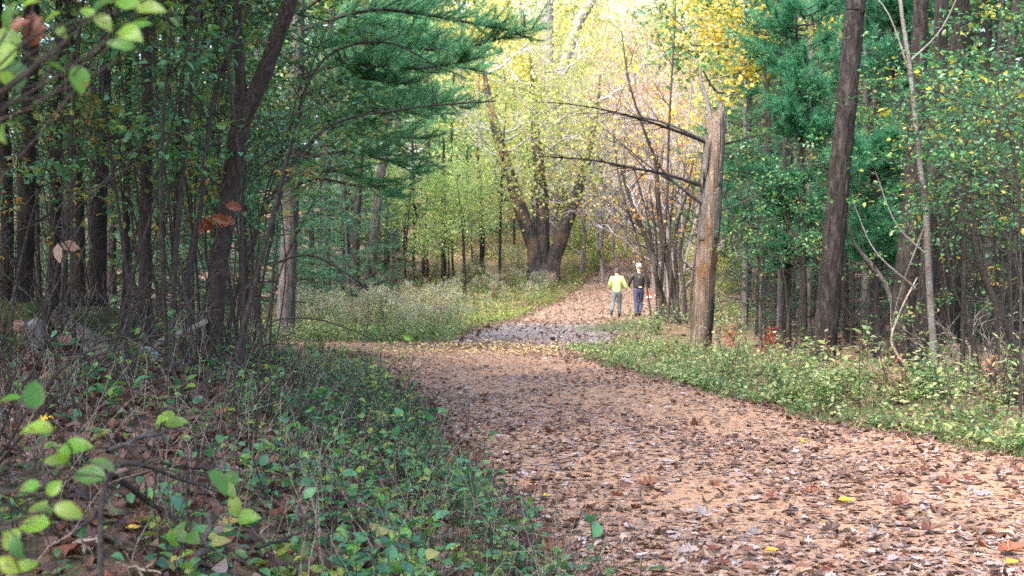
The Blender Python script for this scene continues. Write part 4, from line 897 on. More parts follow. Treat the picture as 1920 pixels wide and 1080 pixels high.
# ------------------------------------------------------------------ broadleaf trees of the far side
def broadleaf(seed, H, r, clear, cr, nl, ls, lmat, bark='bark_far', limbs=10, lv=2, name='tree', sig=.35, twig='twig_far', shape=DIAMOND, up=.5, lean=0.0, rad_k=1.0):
    rs = np.random.default_rng(seed); o = thing(name, (0, 0, 0), 'tree', 'tree')
    P = wander(rs, [0, 0, -.3], [lean, 0, 1], H * .92, 14, .04, .02); m = MB(); m.tube(P, r * np.linspace(1.15, .2, 15), 9, rough=.03, rs=rs)
    c = MB(); tips = []
    def go(p, d, L, rad, lev, mb):
        Q = wander(rs, p, d, L, 6, .17, .05); mb.tube(Q, np.linspace(rad, rad * .4, 7), 5 if lev == 0 else 3, 0); tips.extend(Q[3:] if lev == 0 else Q[1:])
        if lev < lv:
            for _ in range(4 if lev == 0 else 3):
                i = rs.integers(2, 7); go(Q[i], unit(Q[i] - Q[i - 1]) + rs.normal(0, .55, 3), L * rs.uniform(.4, .65), rad * .45, lev + 1, c)
    for i in range(limbs):
        f = clear + (1 - clear) * (i + rs.random()) / limbs; j = min(int(f * 14), 13); a = i * 2.4 + rs.normal(0, .4)
        go(P[j], [math.cos(a), math.sin(a), up + rs.normal(0, .15)], cr * (1.05 - .55 * f) * rs.uniform(.8, 1.2), r * .34 * (1.2 - f) * rad_k, 0, m)
    m.build('trunk', M[bark], o)
    T = np.array(tips)
    if nl:
        X = T[rs.integers(0, len(T), nl)] + rs.normal(0, sig, (nl, 3)); leaves(c, shape, X, rdir(rs, nl, -.3), rdir(rs, nl, .6), ls * rs.uniform(.6, 1.3, nl), 1, rs.random(nl), fold=.1, wid=1.25)
    c.build('crown', [M[twig], M[lmat]], o); return o

YEL = Stamp(broadleaf(11, 13, .17, .22, 3.6, 4200, .2, 'lf_yellow'))
LIM = Stamp(broadleaf(12, 14, .19, .18, 4.0, 5200, .2, 'lf_lime'))
PAL = Stamp(broadleaf(13, 12, .15, .2, 3.6, 3000, .19, 'lf_pale'))
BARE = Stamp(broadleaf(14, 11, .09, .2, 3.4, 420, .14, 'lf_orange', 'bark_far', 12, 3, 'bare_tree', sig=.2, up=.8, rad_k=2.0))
MIDG = Stamp(broadleaf(15, 12, .15, .15, 3.6, 8000, .2, 'lf_mid'))
BUSH = Stamp(broadleaf(16, 2.6, .04, .08, 1.5, 2600, .13, 'lf_lime', 'twig_far', 12, 2, 'bush', sig=.2))
BUSHG = Stamp(broadleaf(17, 2.4, .04, .08, 1.6, 2800, .13, 'lf_mid', 'twig_far', 12, 2, 'bush', sig=.22))
UND = Stamp(broadleaf(18, 6.5, .06, .36, 2.4, 1900, .15, 'lf_under', 'bark_dark', 11, 2, 'small_tree', sig=.25))
L_ = {id(YEL): 'yellow-leaved tree on the bright far hillside', id(LIM): 'lime-leaved tree on the bright far hillside', id(PAL): 'pale straw-leaved tree on the bright far hillside', id(BARE): 'bare lavender-grey tree with a few orange leaves on the far hillside', id(MIDG): 'green-leaved tree on the far hillside', id(BUSH): 'lime-leaved bush on the far slope beside the climbing trail', id(BUSHG): 'green bush on the far slope beside the climbing trail', id(UND): 'small lime-leaved tree behind the goldenrod field'}
def far(st, px, d, sc, grp='autumn trees on the far hillside', z=0): 
    p = ground_at(px, d); st.put((p[0], p[1], p[2] + z), R.uniform(0, 6.28), sc, L_[id(st)], grp)
# hillside, from near to far
for px, d, st, sc in [(870, 84, LIM, 1.0), (935, 90, YEL, 1.05), (1000, 98, LIM, 1.1), (905, 108, YEL, 1.2), (970, 118, PAL, 1.2), (1080, 92, LIM, .95), (1150, 100, PAL, 1.1), (1220, 96, PAL, 1.0), (1300, 104, YEL, 1.1), (1370, 96, LIM, 1.1), (1440, 108, YEL, 1.2), (1060, 118, YEL, 1.2), (1130, 128, PAL, 1.3), (1230, 122, LIM, 1.2), (1330, 126, PAL, 1.3), (1410, 132, YEL, 1.3), (840, 126, YEL, 1.3), (760, 110, LIM, 1.2), (690, 122, YEL, 1.3), (1010, 140, YEL, 1.4), (1180, 146, PAL, 1.4), (1280, 150, LIM, 1.4), (920, 148, LIM, 1.4), (1090, 160, PAL, 1.5), (1380, 156, YEL, 1.5), (780, 150, YEL, 1.4), (600, 120, LIM, 1.3), (1500, 130, LIM, 1.3), (1600, 140, YEL, 1.4), (500, 130, LIM, 1.4), (1490, 160, YEL, 1.5), (850, 170, YEL, 1.6), (1000, 176, PAL, 1.6), (1150, 180, LIM, 1.6), (1270, 184, PAL, 1.6), (1700, 150, LIM, 1.5), (380, 140, LIM, 1.5), (1330, 190, YEL, 1.6), (700, 170, LIM, 1.6), (940, 200, YEL, 1.7), (1080, 205, PAL, 1.7), (1200, 210, LIM, 1.7)]:
    far(st, px + R.normal(0, 8), d, sc)
for px, d, st, sc in [(900, 94, YEL, 1.45), (985, 102, LIM, 1.4), (1065, 110, PAL, 1.55), (1140, 104, PAL, 1.5), (1205, 112, LIM, 1.5), (1265, 108, PAL, 1.5), (1110, 120, YEL, 1.6), (1020, 124, YEL, 1.6)]: far(st, px, d, sc)
for px, d, sc in [(1075, 74, 1.0), (1130, 80, 1.1), (1185, 76, 1.0), (1240, 82, 1.15), (1290, 78, 1.0), (1110, 96, 1.2), (1160, 88, 1.1), (1210, 92, 1.2), (1265, 98, 1.2), (1340, 88, 1.1), (1262, 56, .85), (1300, 60, .9), (1235, 66, .85), (1285, 50, .75), (1335, 58, .85), (1215, 74, .9), (1255, 72, 1.0), (1130, 64, .95), (1095, 70, 1.0), (1175, 74, 1.05), (1300, 68, 1.0), (1225, 60, .9), (1090, 66, .8), (1225, 70, .95), (1320, 52, .8), (1150, 72, .9), (1190, 68, .95), (1120, 70, .95), (1245, 60, .9), (1085, 78, 1.0), (1205, 80, 1.1), (1160, 84, 1.1), (1100, 88, 1.1), (1050, 104, 1.2), (1180, 112, 1.3), (1235, 106, 1.2)]:
    far(BARE, px, d, sc)
for px, d, sc in [(1390, 70, 1.0), (1460, 78, 1.1), (1530, 90, 1.2), (1010, 80, .8), (1340, 74, .7), (880, 98, 1.1), (800, 92, 1.1), (1700, 84, 1.2), (1620, 100, 1.2), (1800, 76, 1.1), (1900, 88, 1.2)]: far(MIDG, px, d, sc)
GB = 'bushes along the climbing trail'
for px, d, sc in [(1080, 68, .85), (1095, 75, .9), (1110, 82, 1.1), (1140, 86, 1.1), (1180, 85, 1.1), (1210, 84, 1.0), (1165, 92, 1.3), (1240, 78, 1.0), (1275, 72, .9), (1300, 66, .8), (1330, 62, .8), (1260, 90, 1.3), (1120, 98, 1.4), (1205, 100, 1.4), (1290, 92, 1.3), (1350, 80, 1.1), (1060, 88, 1.2), (1390, 60, .8), (1360, 68, 1.0)]:
    far(BUSHG if R.random() < .5 else BUSH, px, d, sc, GB)
for px, d, sc in [(760, 60, .9), (800, 63, .95), (870, 60, .85), (840, 62, .75), (700, 66, .85), (850, 66, .95), (885, 71, .9), (965, 76, 1.2), (920, 80, 1.3), (870, 78, 1.2), (650, 70, 1.0), (820, 84, 1.2), (1000, 74, 1.2)]:
    far(UND, px, d, sc, 'small lime-leaved trees behind the field')

# ------------------------------------------------------------------ the great maple with three trunks
d = 63.0; b0 = at(1022, 530, d); zb = gz(b0[0], b0[1]); o0 = np.array([b0[0], b0[1], zb]); t = thing('maple_tree', o0, 'great old maple splitting into three thick trunks beside the climbing trail', 'tree')
rs = np.random.default_rng(5); mc = MB(); tips = []
def limb_px(rows, name, lv0=2):
    Q = smooth_poly(np.array([[*at(a, b, d + e), .8 * c_ / 2 / F * d * .92] for a, b, c_, e in rows]), 26); m = MB(); m.tube(Q[:, :3], Q[:, 3], 14, rough=.035, rs=rs); m.build(name, M['bark_maple'], t, o0)
    def go(p, dd, L, rad, lev):
        P = wander(rs, p, dd, L, 6, .18, .04); mc.tube(P, np.linspace(rad, rad * .4, 7), 4, 0); tips.extend(P[2:])
        if lev < 2:
            for _ in range(4): i = rs.integers(2, 7); go(P[i], unit(P[i] - P[i - 1]) + rs.normal(0, .6, 3), L * rs.uniform(.45, .65), rad * .5, lev + 1)
    for i in range(7):
        j = rs.integers(11, 26); a = rs.uniform(0, 6.28); go(Q[j, :3], [math.cos(a), math.sin(a), .25], rs.uniform(2.2, 4.2), .06, 0)
limb_px([(1006, 545, 52, 0), (1001, 470, 36, 0), (985, 420, 34, .1), (962, 350, 32, .3), (940, 280, 27, .5), (925, 225, 22, .6), (910, 150, 12, 1.2), (900, 90, 6, 1.8)], 'trunk')
limb_px([(1018, 545, 50, .2), (1017, 470, 36, .2), (1017, 400, 33, .3), (1012, 330, 30, .5), (1004, 250, 22, .8), (1000, 180, 12, 1.4), (994, 100, 6, 2)], 'trunk')
limb_px([(1032, 545, 52, 0), (1038, 490, 36, 0), (1054, 440, 34, -.1), (1074, 385, 30, -.2), (1092, 330, 22, 0), (1108, 270, 14, .6), (1120, 200, 8, 1.2), (1125, 140, 5, 1.8)], 'trunk')
m = MB(); m.tube(np.array([at(1020, 560, d), at(1021, 522, d), at(1020, 510, d), at(1020, 495, d)]), np.array([40, 28, 20, 10]) / F * d, 18, rough=.06, rs=rs); m.build('trunk_base', M['bark_maple'], t, o0)
T = np.array(tips); T = np.vstack([T, np.repeat(np.array([at(rs.uniform(885, 1135), rs.uniform(170, 385), 61.2 + rs.uniform(-.8, .8)) for _ in range(200)]), 5, 0), np.repeat(np.array([at(rs.normal(1030, 105), 330 - 420 * rs.random() ** .8 + abs(rs.normal(0, 25)), 63 + rs.uniform(-4, 4)) for _ in range(420)]), 3, 0)]); nl = 11000; X_ = T[rs.integers(0, len(T), nl)] + rs.normal(0, .5, (nl, 3)); leaves(mc, DIAMOND, X_, rdir(rs, nl, -.3), rdir(rs, nl, .6), .16 * rs.uniform(.6, 1.3, nl), 1, rs.random(nl), wid=1.25)
mc.build('crown', [M['twig_far'], M['lf_lime']], t, o0)
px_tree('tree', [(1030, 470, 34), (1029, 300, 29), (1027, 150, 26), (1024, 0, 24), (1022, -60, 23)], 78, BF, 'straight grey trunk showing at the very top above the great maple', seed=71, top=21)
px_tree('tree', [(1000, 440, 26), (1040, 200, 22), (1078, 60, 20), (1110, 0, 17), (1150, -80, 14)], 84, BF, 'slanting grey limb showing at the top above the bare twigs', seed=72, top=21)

# ------------------------------------------------------------------ thicket of dark stems beside the walkers
def thicket(name, label, stems, d, leafn, lmat, seed, lsz=.11, mat='twig', base=None):
    rs = np.random.default_rng(seed); b = at(base[0], base[1], d); o0 = np.array([b[0], b[1], gz(b[0], b[1])]); o = thing(name, o0, label, 'tree'); mc = MB(); tips = []
    for rows in stems:
        Q = smooth_poly(np.array([[*at(a, bb, d + rs.normal(0, .15)), .8 * c_ / 2 / F * d] for a, bb, c_ in rows]), 22); Q[0, 2] = min(Q[0, 2], gz(Q[0, 0], Q[0, 1]) - .05)
        m = MB(); m.tube(Q[:, :3], Q[:, 3], 8, rough=.05, rs=rs); m.build('stem', M[mat], o, o0)
        def go(p, dd, L, rad, lev):
            P = wander(rs, p, dd, L, 6, .16, .06); mc.tube(P, np.linspace(rad, rad * .35, 7), 4 if lev < 1 else 3, 0); tips.extend(P[2:])
            if lev < 2:
                for _ in range(3): i = rs.integers(2, 7); go(P[i], unit(P[i] - P[i - 1]) + rs.normal(0, .5, 3), L * rs.uniform(.4, .65), rad * .5, lev + 1)
        for _ in range(7): j = rs.integers(8, 22); go(Q[j, :3], np.array([rs.normal(-.2, .8), rs.normal(0, .7), .6]), rs.uniform(.7, 1.8), min(.018, Q[j, 3] * .6), 0)
    T = np.array(tips); X_ = T[rs.integers(0, len(T), leafn)] + rs.normal(0, .12, (leafn, 3)); leaves(mc, DIAMOND, X_, rdir(rs, leafn, -.3), rdir(rs, leafn, .6), lsz * rs.uniform(.6, 1.3, leafn), 1, rs.random(leafn), wid=1.3)
    mc.build('crown', [M[mat], M[lmat]], o, o0); return o
thicket('multi_stem_tree', 'clump of dark bare stems just beside the walker in black', [
    [(1224, 615, 6), (1216, 560, 5), (1207, 500, 5), (1193, 440, 5), (1172, 380, 6), (1158, 320, 4), (1150, 250, 3)],
    [(1246, 615, 13), (1240, 570, 12), (1229, 510, 11), (1216, 460, 11), (1196, 410, 10), (1178, 365, 8), (1165, 320, 5)],
    [(1256, 612, 12), (1244, 560, 12), (1228, 510, 11), (1222, 460, 7), (1212, 400, 5), (1190, 320, 4)],
    [(1272, 600, 17), (1262, 540, 16), (1250, 480, 15), (1240, 430, 14), (1233, 370, 12), (1228, 300, 10), (1205, 240, 7), (1178, 150, 5), (1165, 60, 3)],
    [(1268, 605, 9), (1270, 540, 9), (1266, 480, 8), (1270, 420, 7), (1288, 360, 5), (1300, 300, 4)],
    [(1236, 610, 8), (1240, 540, 8), (1244, 470, 7), (1250, 380, 6), (1252, 300, 6), (1256, 200, 5), (1262, 90, 4), (1266, 0, 3)],
    [(1286, 600, 10), (1282, 540, 9), (1276, 470, 8), (1290, 400, 6), (1305, 330, 4)],
    [(1252, 612, 6), (1258, 520, 6), (1256, 440, 5), (1262, 360, 4)], [(1232, 612, 5), (1231, 540, 4), (1232, 470, 4), (1218, 350, 3)], [(1294, 605, 7), (1300, 520, 6), (1310, 440, 4), (1318, 380, 3)]], 43.5, 650, 'lf_orange', 8, base=(1255, 610))
thicket('multi_stem_tree', 'thin bare tree of fine twigs with yellow leaves behind the dark stems', [
    [(1262, 590, 8), (1268, 480, 7), (1275, 380, 6), (1288, 250, 5), (1300, 130, 4), (1310, 30, 3)], [(1255, 590, 7), (1245, 450, 6), (1225, 330, 5), (1200, 210, 4), (1180, 110, 3)], [(1270, 590, 6), (1290, 470, 5), (1320, 350, 4), (1340, 260, 3)]], 50, 900, 'lf_yellow', 9, .13, 'bark_far', base=(1262, 590))

# ------------------------------------------------------------------ the broken snag
d = 26.5; rs = np.random.default_rng(21); o0 = at(1312, 676, d); o0[2] = gz(o0[0], o0[1]); SN = thing('snag', o0, 'broken dead tree with bare tan wood, grey bark band and jagged top beside the trail', 'tree')
rows = [(1306, 690, 60), (1310, 660, 50), (1316, 600, 46), (1322, 520, 45), (1328, 440, 45), (1332, 380, 44), (1338, 310, 40), (1342, 260, 37), (1344, 225, 33)]
Q = smooth_poly(np.array([[*at(a, b, d), .86 * c_ / 2 / F * d] for a, b, c_ in rows]), 46); m = MB(); m.tube(Q[:, :3], Q[:, 3], 20, rough=.045, rs=rs, cap=False); m.build('trunk', M['snag_wood'], SN, o0)
def shell(rows, a0, a1, grow, mat, name, jag=.35, n=16, k=11):
    """a curved sheet wrapped round part of the trunk with ragged ends"""
    S = smooth_poly(np.array([[*at(a, b, d), .86 * c_ / 2 / F * d + grow] for a, b, c_ in rows]), n); m = MB(); an = np.linspace(a0, a1, k); V = []; 
    for i in range(n):
        for j, q in enumerate(an):
            f = i / (n - 1); zj = jag * (rs.normal(0, .5)) * (1 if i in (0, n - 1) else 0); r = S[i, 3] * (1 + rs.normal(0, .02)); V.append(S[i, :3] + [r * math.sin(q), -r * math.cos(q), zj])
    V = np.array(V); m.add(V, grid_faces(n, k), smooth=True); o = m.build(name, mat, SN, o0); so_ = o.modifiers.new('thick', 'SOLIDIFY'); so_.thickness = .012; so_.offset = -1
shell([(1327, 458, 45), (1331, 400, 45), (1334, 345, 43)], -2.2, 3.1, .006, M['snag_bark'], 'bark', .6)
shell([(1333, 352, 43), (1339, 290, 39), (1343, 225, 34)], .5, 2.9, .007, M['snag_bark'], 'bark', .5)
shell([(1330, 350, 43), (1337, 300, 40), (1340, 262, 38)], -1.6, -.6, .03, M['snag_bark'], 'bark', .3, 10, 6)
shell([(1308, 688, 56), (1312, 640, 48), (1319, 560, 46)], .5, 2.6, .01, M['bark_dark'], 'bark', .3)
for (rows_, nm) in [([(1332, 240, 20), (1328, 225, 12), (1335, 200, 3)], 0), ([(1345, 240, 26), (1350, 212, 14), (1352, 190, 3)], 0), ([(1355, 250, 14), (1354, 215, 9), (1357, 196, 2)], 0), ([(1340, 245, 18), (1341, 222, 10), (1345, 206, 2)], 0)]:
    m = MB(); P = np.array([at(a, b, d) for a, b, _ in rows_]); m.tube(P, [c_ / 2 / F * d for *_, c_ in rows_], 6, rough=.1, rs=rs); m.build('splinter', M['snag_wood'], SN, o0)
for rows_, sub, mt in [
    ([(1332, 272, 13), (1300, 258, 11), (1250, 240, 9), (1200, 224, 8), (1140, 208, 5), (1060, 195, 3), (1000, 192, 1.5)], 12, 'bark_dark'), ([(1330, 268, 8), (1260, 236, 7), (1210, 222, 6), (1160, 214, 4), (1110, 200, 2)], 6, 'bark_grey'),
    ([(1326, 352, 12), (1290, 340, 10), (1240, 325, 9), (1190, 316, 8), (1120, 302, 6), (1060, 296, 4), (1000, 292, 2)], 12, 'bark_dark'), ([(1320, 385, 13), (1290, 362, 10), (1260, 340, 9), (1230, 322, 6), (1190, 290, 4), (1130, 240, 2.5), (1080, 200, 1.5)], 10, 'bark_grey'),
    ([(1352, 272, 7), (1390, 262, 5), (1430, 252, 3), (1470, 246, 1.5)], 4, 'bark_dark'), ([(1352, 290, 5), (1390, 282, 3), (1440, 280, 1.5)], 3, 'bark_grey'), ([(1350, 395, 6), (1390, 380, 4), (1430, 362, 2)], 4, 'bark_grey'), ([(1345, 330, 5), (1380, 322, 3), (1420, 330, 1.5)], 3, 'bark_dark')]:
    S = smooth_poly(np.array([[*at(a, b, d - .006 * (1330 - a)), .62 * c_ / 2 / F * d] for a, b, c_ in rows_]), 20); m = MB(); m.tube(S[:, :3], S[:, 3], 7, rough=.06, rs=rs)
    for _ in range(int(sub * 1.8)): j = rs.integers(6, 19); m.tube(wander(rs, S[j, :3], unit(S[j, :3] - S[j - 1, :3]) + rs.normal(0, .5, 3), rs.uniform(.3, 1.1), 6, .14), np.linspace(S[j, 3] * .5, .003, 7), 4)
    m.build('branch', M[mt], SN, o0)
S = smooth_poly(np.array([[*at(a, b, d), c_ / 2 / F * d] for a, b, c_ in [(1334, 240, 12), (1330, 214, 9), (1322, 180, 8), (1314, 158, 8), (1312, 125, 5)]]), 14); m = MB(); m.tube(S[:, :3], S[:, 3], 8, rough=.05, rs=rs); m.build('broken_leader', M['bark_birch'], SN, o0)
m = MB(); m.tube(np.array([at(1318, 134, d), at(1332, 160, d), at(1345, 174, d), at(1362, 176, d)]), np.array([3, 5, 5, 2]) / F * d / 2, 6); m.build('broken_twig', M['bark_dark'], SN, o0)
# ------------------------------------------------------------------ trunks on the right of the trail
BP = M['bark_pine']
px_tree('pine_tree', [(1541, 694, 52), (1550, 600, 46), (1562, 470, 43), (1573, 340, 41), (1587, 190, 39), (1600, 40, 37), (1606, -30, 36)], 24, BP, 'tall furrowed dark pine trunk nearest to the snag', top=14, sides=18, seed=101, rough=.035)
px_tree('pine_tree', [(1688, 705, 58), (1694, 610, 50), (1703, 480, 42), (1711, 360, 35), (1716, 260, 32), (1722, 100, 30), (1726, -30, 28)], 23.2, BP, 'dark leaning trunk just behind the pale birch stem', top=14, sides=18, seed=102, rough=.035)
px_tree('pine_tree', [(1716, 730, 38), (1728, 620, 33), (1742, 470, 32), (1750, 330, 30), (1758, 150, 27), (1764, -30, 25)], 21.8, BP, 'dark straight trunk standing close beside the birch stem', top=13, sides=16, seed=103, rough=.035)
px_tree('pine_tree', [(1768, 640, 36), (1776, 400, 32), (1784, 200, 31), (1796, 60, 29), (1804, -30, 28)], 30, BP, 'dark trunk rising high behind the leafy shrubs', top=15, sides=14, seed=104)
px_tree('tree', [(1513, 640, 19), (1514, 500, 17), (1516, 400, 15), (1518, 200, 13), (1520, -20, 12)], 33, BG, 'slim pale grey trunk just left of the furrowed pine', top=12, seed=105)
px_tree('tree', [(1588, 655, 13), (1586, 560, 12), (1582, 450, 11), (1580, 300, 10)], 31, M['bark_dark'], 'thin dark trunk just right of the furrowed pine', top=9, seed=106)
BI, BS_ = px_tree('birch_tree', [(1758, 775, 15), (1752, 690, 14), (1744, 560, 13), (1735, 400, 12), (1722, 290, 10), (1712, 190, 9), (1698, 90, 8), (1682, -20, 7)], 18.6, M['bark_birch'], 'slender pale birch stem curving up through the leafy shrubs', top=8, sides=10, seed=107, rough=.02)
rs = np.random.default_rng(8)
for a, b_, e in [((1716, 540), (1640, 470), (1600, 380)), ((1740, 480), (1680, 420), (1640, 320)), ((1700, 120), (1760, 60), (1800, -20)), ((1705, 140), (1660, 20), (1600, -30)), ((1735, 420), (1690, 540), (1670, 620))]:
    m = MB(); m.tube(smooth_poly(np.array([at(*a, 18.6), at(*b_, 18.7), at(*e, 18.9)]), 10), np.linspace(.016, .004, 10), 6, rough=.04, rs=rs); m.build('branch', M['bark_birch'], BI, np.array(BI.location))
lean_stem([(1915, 700, 13), (1888, 610, 14), (1850, 530, 14), (1826, 440, 13), (1812, 350, 11), (1800, 290, 9), (1812, 240, 6)], 19, 'dark crooked stem leaning across the shrubs', 8, 8, 'lf_right', .6, seed=31, lsize=.07)
lean_stem([(1806, 650, 9), (1808, 480, 9), (1803, 320, 8), (1808, 270, 7), (1840, 240, 5)], 18, 'upright dark forked stem among the leafy shrubs', 8, 10, 'lf_right', .6, seed=32, lsize=.07)
lean_stem([(1915, 420, 5), (1902, 300, 5), (1886, 200, 4), (1876, 150, 3)], 15, 'thin dark twig crossing the bright leaves at the edge', 5, 6, 'lf_right', .4, seed=33, lsize=.07)
def pole(rows, d, label, mat, seed, ground=False):
    rs = np.random.default_rng(seed); S = smooth_poly(np.array([[*at(a, b, d), c_ / 2 / F * d] for a, b, c_ in rows]), 16); o0 = S[0, :3].copy(); o = thing('fallen_branch', o0, label, 'branch'); m = MB(); m.tube(S[:, :3], S[:, 3], 8, rough=.05, rs=rs); m.build('limb', mat, o, o0)
    m = MB()
    for _ in range(4): j = rs.integers(6, 15); m.tube(wander(rs, S[j, :3], unit(S[j, :3] - S[j - 1, :3]) + rs.normal(0, .4, 3), .5, 5, .1), np.linspace(S[j, 3] * .4, .003, 6), 4)
    m.build('twig', mat, o, o0)
pole([(1690, 640, 8), (1665, 545, 10), (1640, 505, 10), (1605, 462, 8), (1592, 430, 4), (1588, 415, 2)], 24.5, 'white dead branch leaning against the dark leaning trunk', M['bark_grey'], 1)
pole([(1700, 690, 6), (1672, 640, 5), (1690, 580, 4), (1720, 520, 3)], 22, 'thin pale dead branch propped at the foot of the dark trunks', M['twig_pale'], 2)
for i, (px, d) in enumerate([(1640, 38), (1840, 34), (1890, 28), (1475, 46), (1740, 42), (1860, 50)]):
    w_ = R.uniform(14, 26); px_tree('tree', [(px, 630, w_), (px + R.normal(0, 5), 400, w_ * .9), (px + R.normal(0, 9), 100, w_ * .8), (px + R.normal(0, 9), -20, w_ * .8)], d, M['bark_dark'], 'dark trunk in the shady wood behind the leafy shrubs', crown=i % 3, csc=1.1, seed=130 + i, top=11, group='dark trunks behind the leafy shrubs', sides=8)
G_C = 'spruces in the shady wood beyond the verge'
for px, d, st, sc, lb in [
    (1455, 35, SPR, .95, 'dark spruce with bare lower branches between snag and furrowed pine'), (1396, 39, SPR2, 1.0, 'sparse dark spruce right beside the snag'), (1500, 41, SPR2, 1.1, ''), (1625, 35, SPR2, 1.1, ''), (1425, 30, SPR2, .45, 'small green young spruce standing just right of the snag'), (1665, 42, SPR, 1.2, ''), (1720, 36, SPR2, 1.2, ''), (1790, 36, SPR, 1.1, ''), (1850, 32, SPR2, 1.1, ''), (1900, 36, SPR, 1.2, ''), (1560, 50, SPR, 1.4, ''), (1440, 54, SPR, 1.3, ''), (1620, 58, SPR, 1.6, ''), (1740, 52, SPR, 1.5, ''), (1840, 50, SPR, 1.5, ''), (1960, 44, SPR, 1.3, ''), (1930, 58, SPR, 1.6, ''), (1510, 62, SPR, 1.5, ''), (1690, 68, SPR, 1.7, ''), (1800, 70, SPR, 1.8, '')]:
    st.put(ground_at(px, d), R.uniform(0, 6.28), sc, lb or 'dark spruce deep in the shady wood beyond the verge', G_C)
for px, d, st, sc in [(1500, 46, PINE, .95), (1640, 42, PINE, 1.0), (1400, 56, PINE, 1.0), (1700, 48, PINE, 1.1), (1580, 60, PINE, 1.2), (1780, 56, PINE2, 1.2), (1450, 74, PINE, 1.2), (1890, 54, PINE, 1.2)]:
    st.put(ground_at(px, d), R.uniform(0, 6.28), sc, 'green pine crown showing between the dark trunks beyond the verge', 'pines in the wood beyond the verge')
for px, d, sc in [(1470, 33, .42), (1530, 38, .5), (1600, 33, .42), (1655, 36, .5), (1730, 33, .45), (1800, 31, .42), (1870, 30, .42), (1920, 28, .4), (1560, 44, .6), (1700, 44, .6), (1830, 40, .55), (1430, 44, .5), (1495, 52, .7), (1640, 52, .75), (1770, 50, .75), (1900, 46, .7)]:
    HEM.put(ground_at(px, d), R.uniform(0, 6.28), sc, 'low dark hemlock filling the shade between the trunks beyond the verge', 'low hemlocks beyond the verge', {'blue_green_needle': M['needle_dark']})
def tuft_pine(px, py, rpx, d, seed, label):
    """a tall thin pine whose leafy head shows between the trunks"""
    rs = np.random.default_rng(seed); x_ = (px - 960) / F * d; o0 = np.array([x_, d, gz(x_, d)]); c = at(px, py, d); o = thing('pine_tree', o0, label, 'tree'); m = MB(); m.tube(wander(rs, o0, c - o0, np.linalg.norm(c - o0) + 1, 12, .01), np.linspace(.07, .02, 13), 8, rough=.03, rs=rs); m.build('trunk', M['bark_dark'], o, o0)
    m = MB(); r = rpx / F * d; TP, TD = [], []
    for _ in range(60):
        a = rs.uniform(0, 6.28); zz = rs.uniform(-1.9, .8); p = c + np.array([0, 0, zz * r]); L = r * rs.uniform(.5, 1.1) * (1.15 - .3 * abs(zz + .5)); Q = wander(rs, p, [math.cos(a), math.sin(a), rs.normal(.1, .2)], L, 6, .1, .06); m.tube(Q, np.linspace(.02, .005, 7), 4)
        for _k in range(9):
            j = rs.integers(2, 7); W = wander(rs, Q[j], unit(Q[j] - Q[j - 1]) + rs.normal(0, .5, 3), L * .4, 4, .1, .05); m.tube(W, np.linspace(.007, .003, 5), 3)
            for q in range(1, 5): TP.append(W[q]); TD.append(unit(W[q] - W[q - 1]))
    needles(m, np.array(TP), np.array(TD), rs, 20, .17, .012, .65); m.build('crown', [M['twig'], M['needle_soft']], o, o0)
tuft_pine(1508, 95, 96, 27.5, 1, 'soft green pine head high beside the furrowed pine trunk')
tuft_pine(1645, 345, 84, 25.5, 2, 'soft green pine head low between the furrowed pine and the leaning trunk')
tuft_pine(1420, 330, 66, 36, 3, 'soft green pine head just right of the snag top')
tuft_pine(1478, 385, 66, 28, 4, 'low soft green pine head over the dark spruces')
tuft_pine(1680, 50, 70, 31, 5, 'soft green pine head at the top behind the birch stem')

# ------------------------------------------------------------------ leafy shrubs on the right
def tall_shrub(seed, H, cr, nl, ls, lmat, nst=5):
    rs = np.random.default_rng(seed); o = thing('tall_shrub', (0, 0, 0), 'shrub', 'shrub'); mc = MB(); tips = []
    def go(p, dd, L, rad, lev):
        P = wander(rs, p, dd, L, 6, .17, .03); mc.tube(P, np.linspace(rad, rad * .4, 7), 4 if lev < 1 else 3, 0); tips.extend(P[2:])
        if lev < 2:
            for _ in range(4): i = rs.integers(2, 7); go(P[i], unit(P[i] - P[i - 1]) + rs.normal(0, .6, 3), L * rs.uniform(.45, .7), rad * .5, lev + 1)
    for k in range(nst):
        a = k * 6.28 / nst + rs.normal(0, .3); S = wander(rs, [.12 * math.cos(a), .12 * math.sin(a), -.1], [.2 * math.cos(a), .2 * math.sin(a), 1], H * rs.uniform(.75, 1), 12, .08); m = MB(); m.tube(S, np.linspace(.016, .006, 13), 6, rough=.05, rs=rs); m.build('stem', M['twig'], o)
        for _ in range(6): j = rs.integers(7, 13); b = rs.uniform(0, 6.28); go(S[j], [math.cos(b), math.sin(b), .35], cr * rs.uniform(.4, .8), .01, 0)
    T = np.array(tips); spray(rs, mc, T, nl, .13, ls, 1, OVAL, 11); mc.build('foliage', [M['twig'], M[lmat]], o); return o
SH = [Stamp(tall_shrub(200 + i, *a)) for i, a in enumerate([(4.8, 1.7, 1700, .08, 'lf_right', 4), (4.2, 1.6, 1450, .075, 'lf_right', 4), (5.4, 1.8, 1900, .08, 'lf_right', 4), (4.6, 1.6, 1450, .08, 'lf_right', 3)])]
for px, d, i, sc in [(1610, 28.5, 0, 1.1), (1750, 26.5, 2, 1.15), (1480, 25, 1, .85), (1840, 18, 0, .95), (1905, 16.5, 2, .85), (1960, 14.5, 0, .85), (1445, 28, 0, .95), (1790, 25, 3, 1.1), (1880, 21, 1, 1.0), (1940, 19, 3, 1.1), (1850, 26, 2, 1.2)]:
    SH[i].put(ground_at(px, d), R.uniform(0, 6.28), sc, 'tall leafy green shrub in the thicket beyond the verge', 'tall leafy shrubs beyond the verge')
G2 = 'thin stems in the wood beyond the verge'
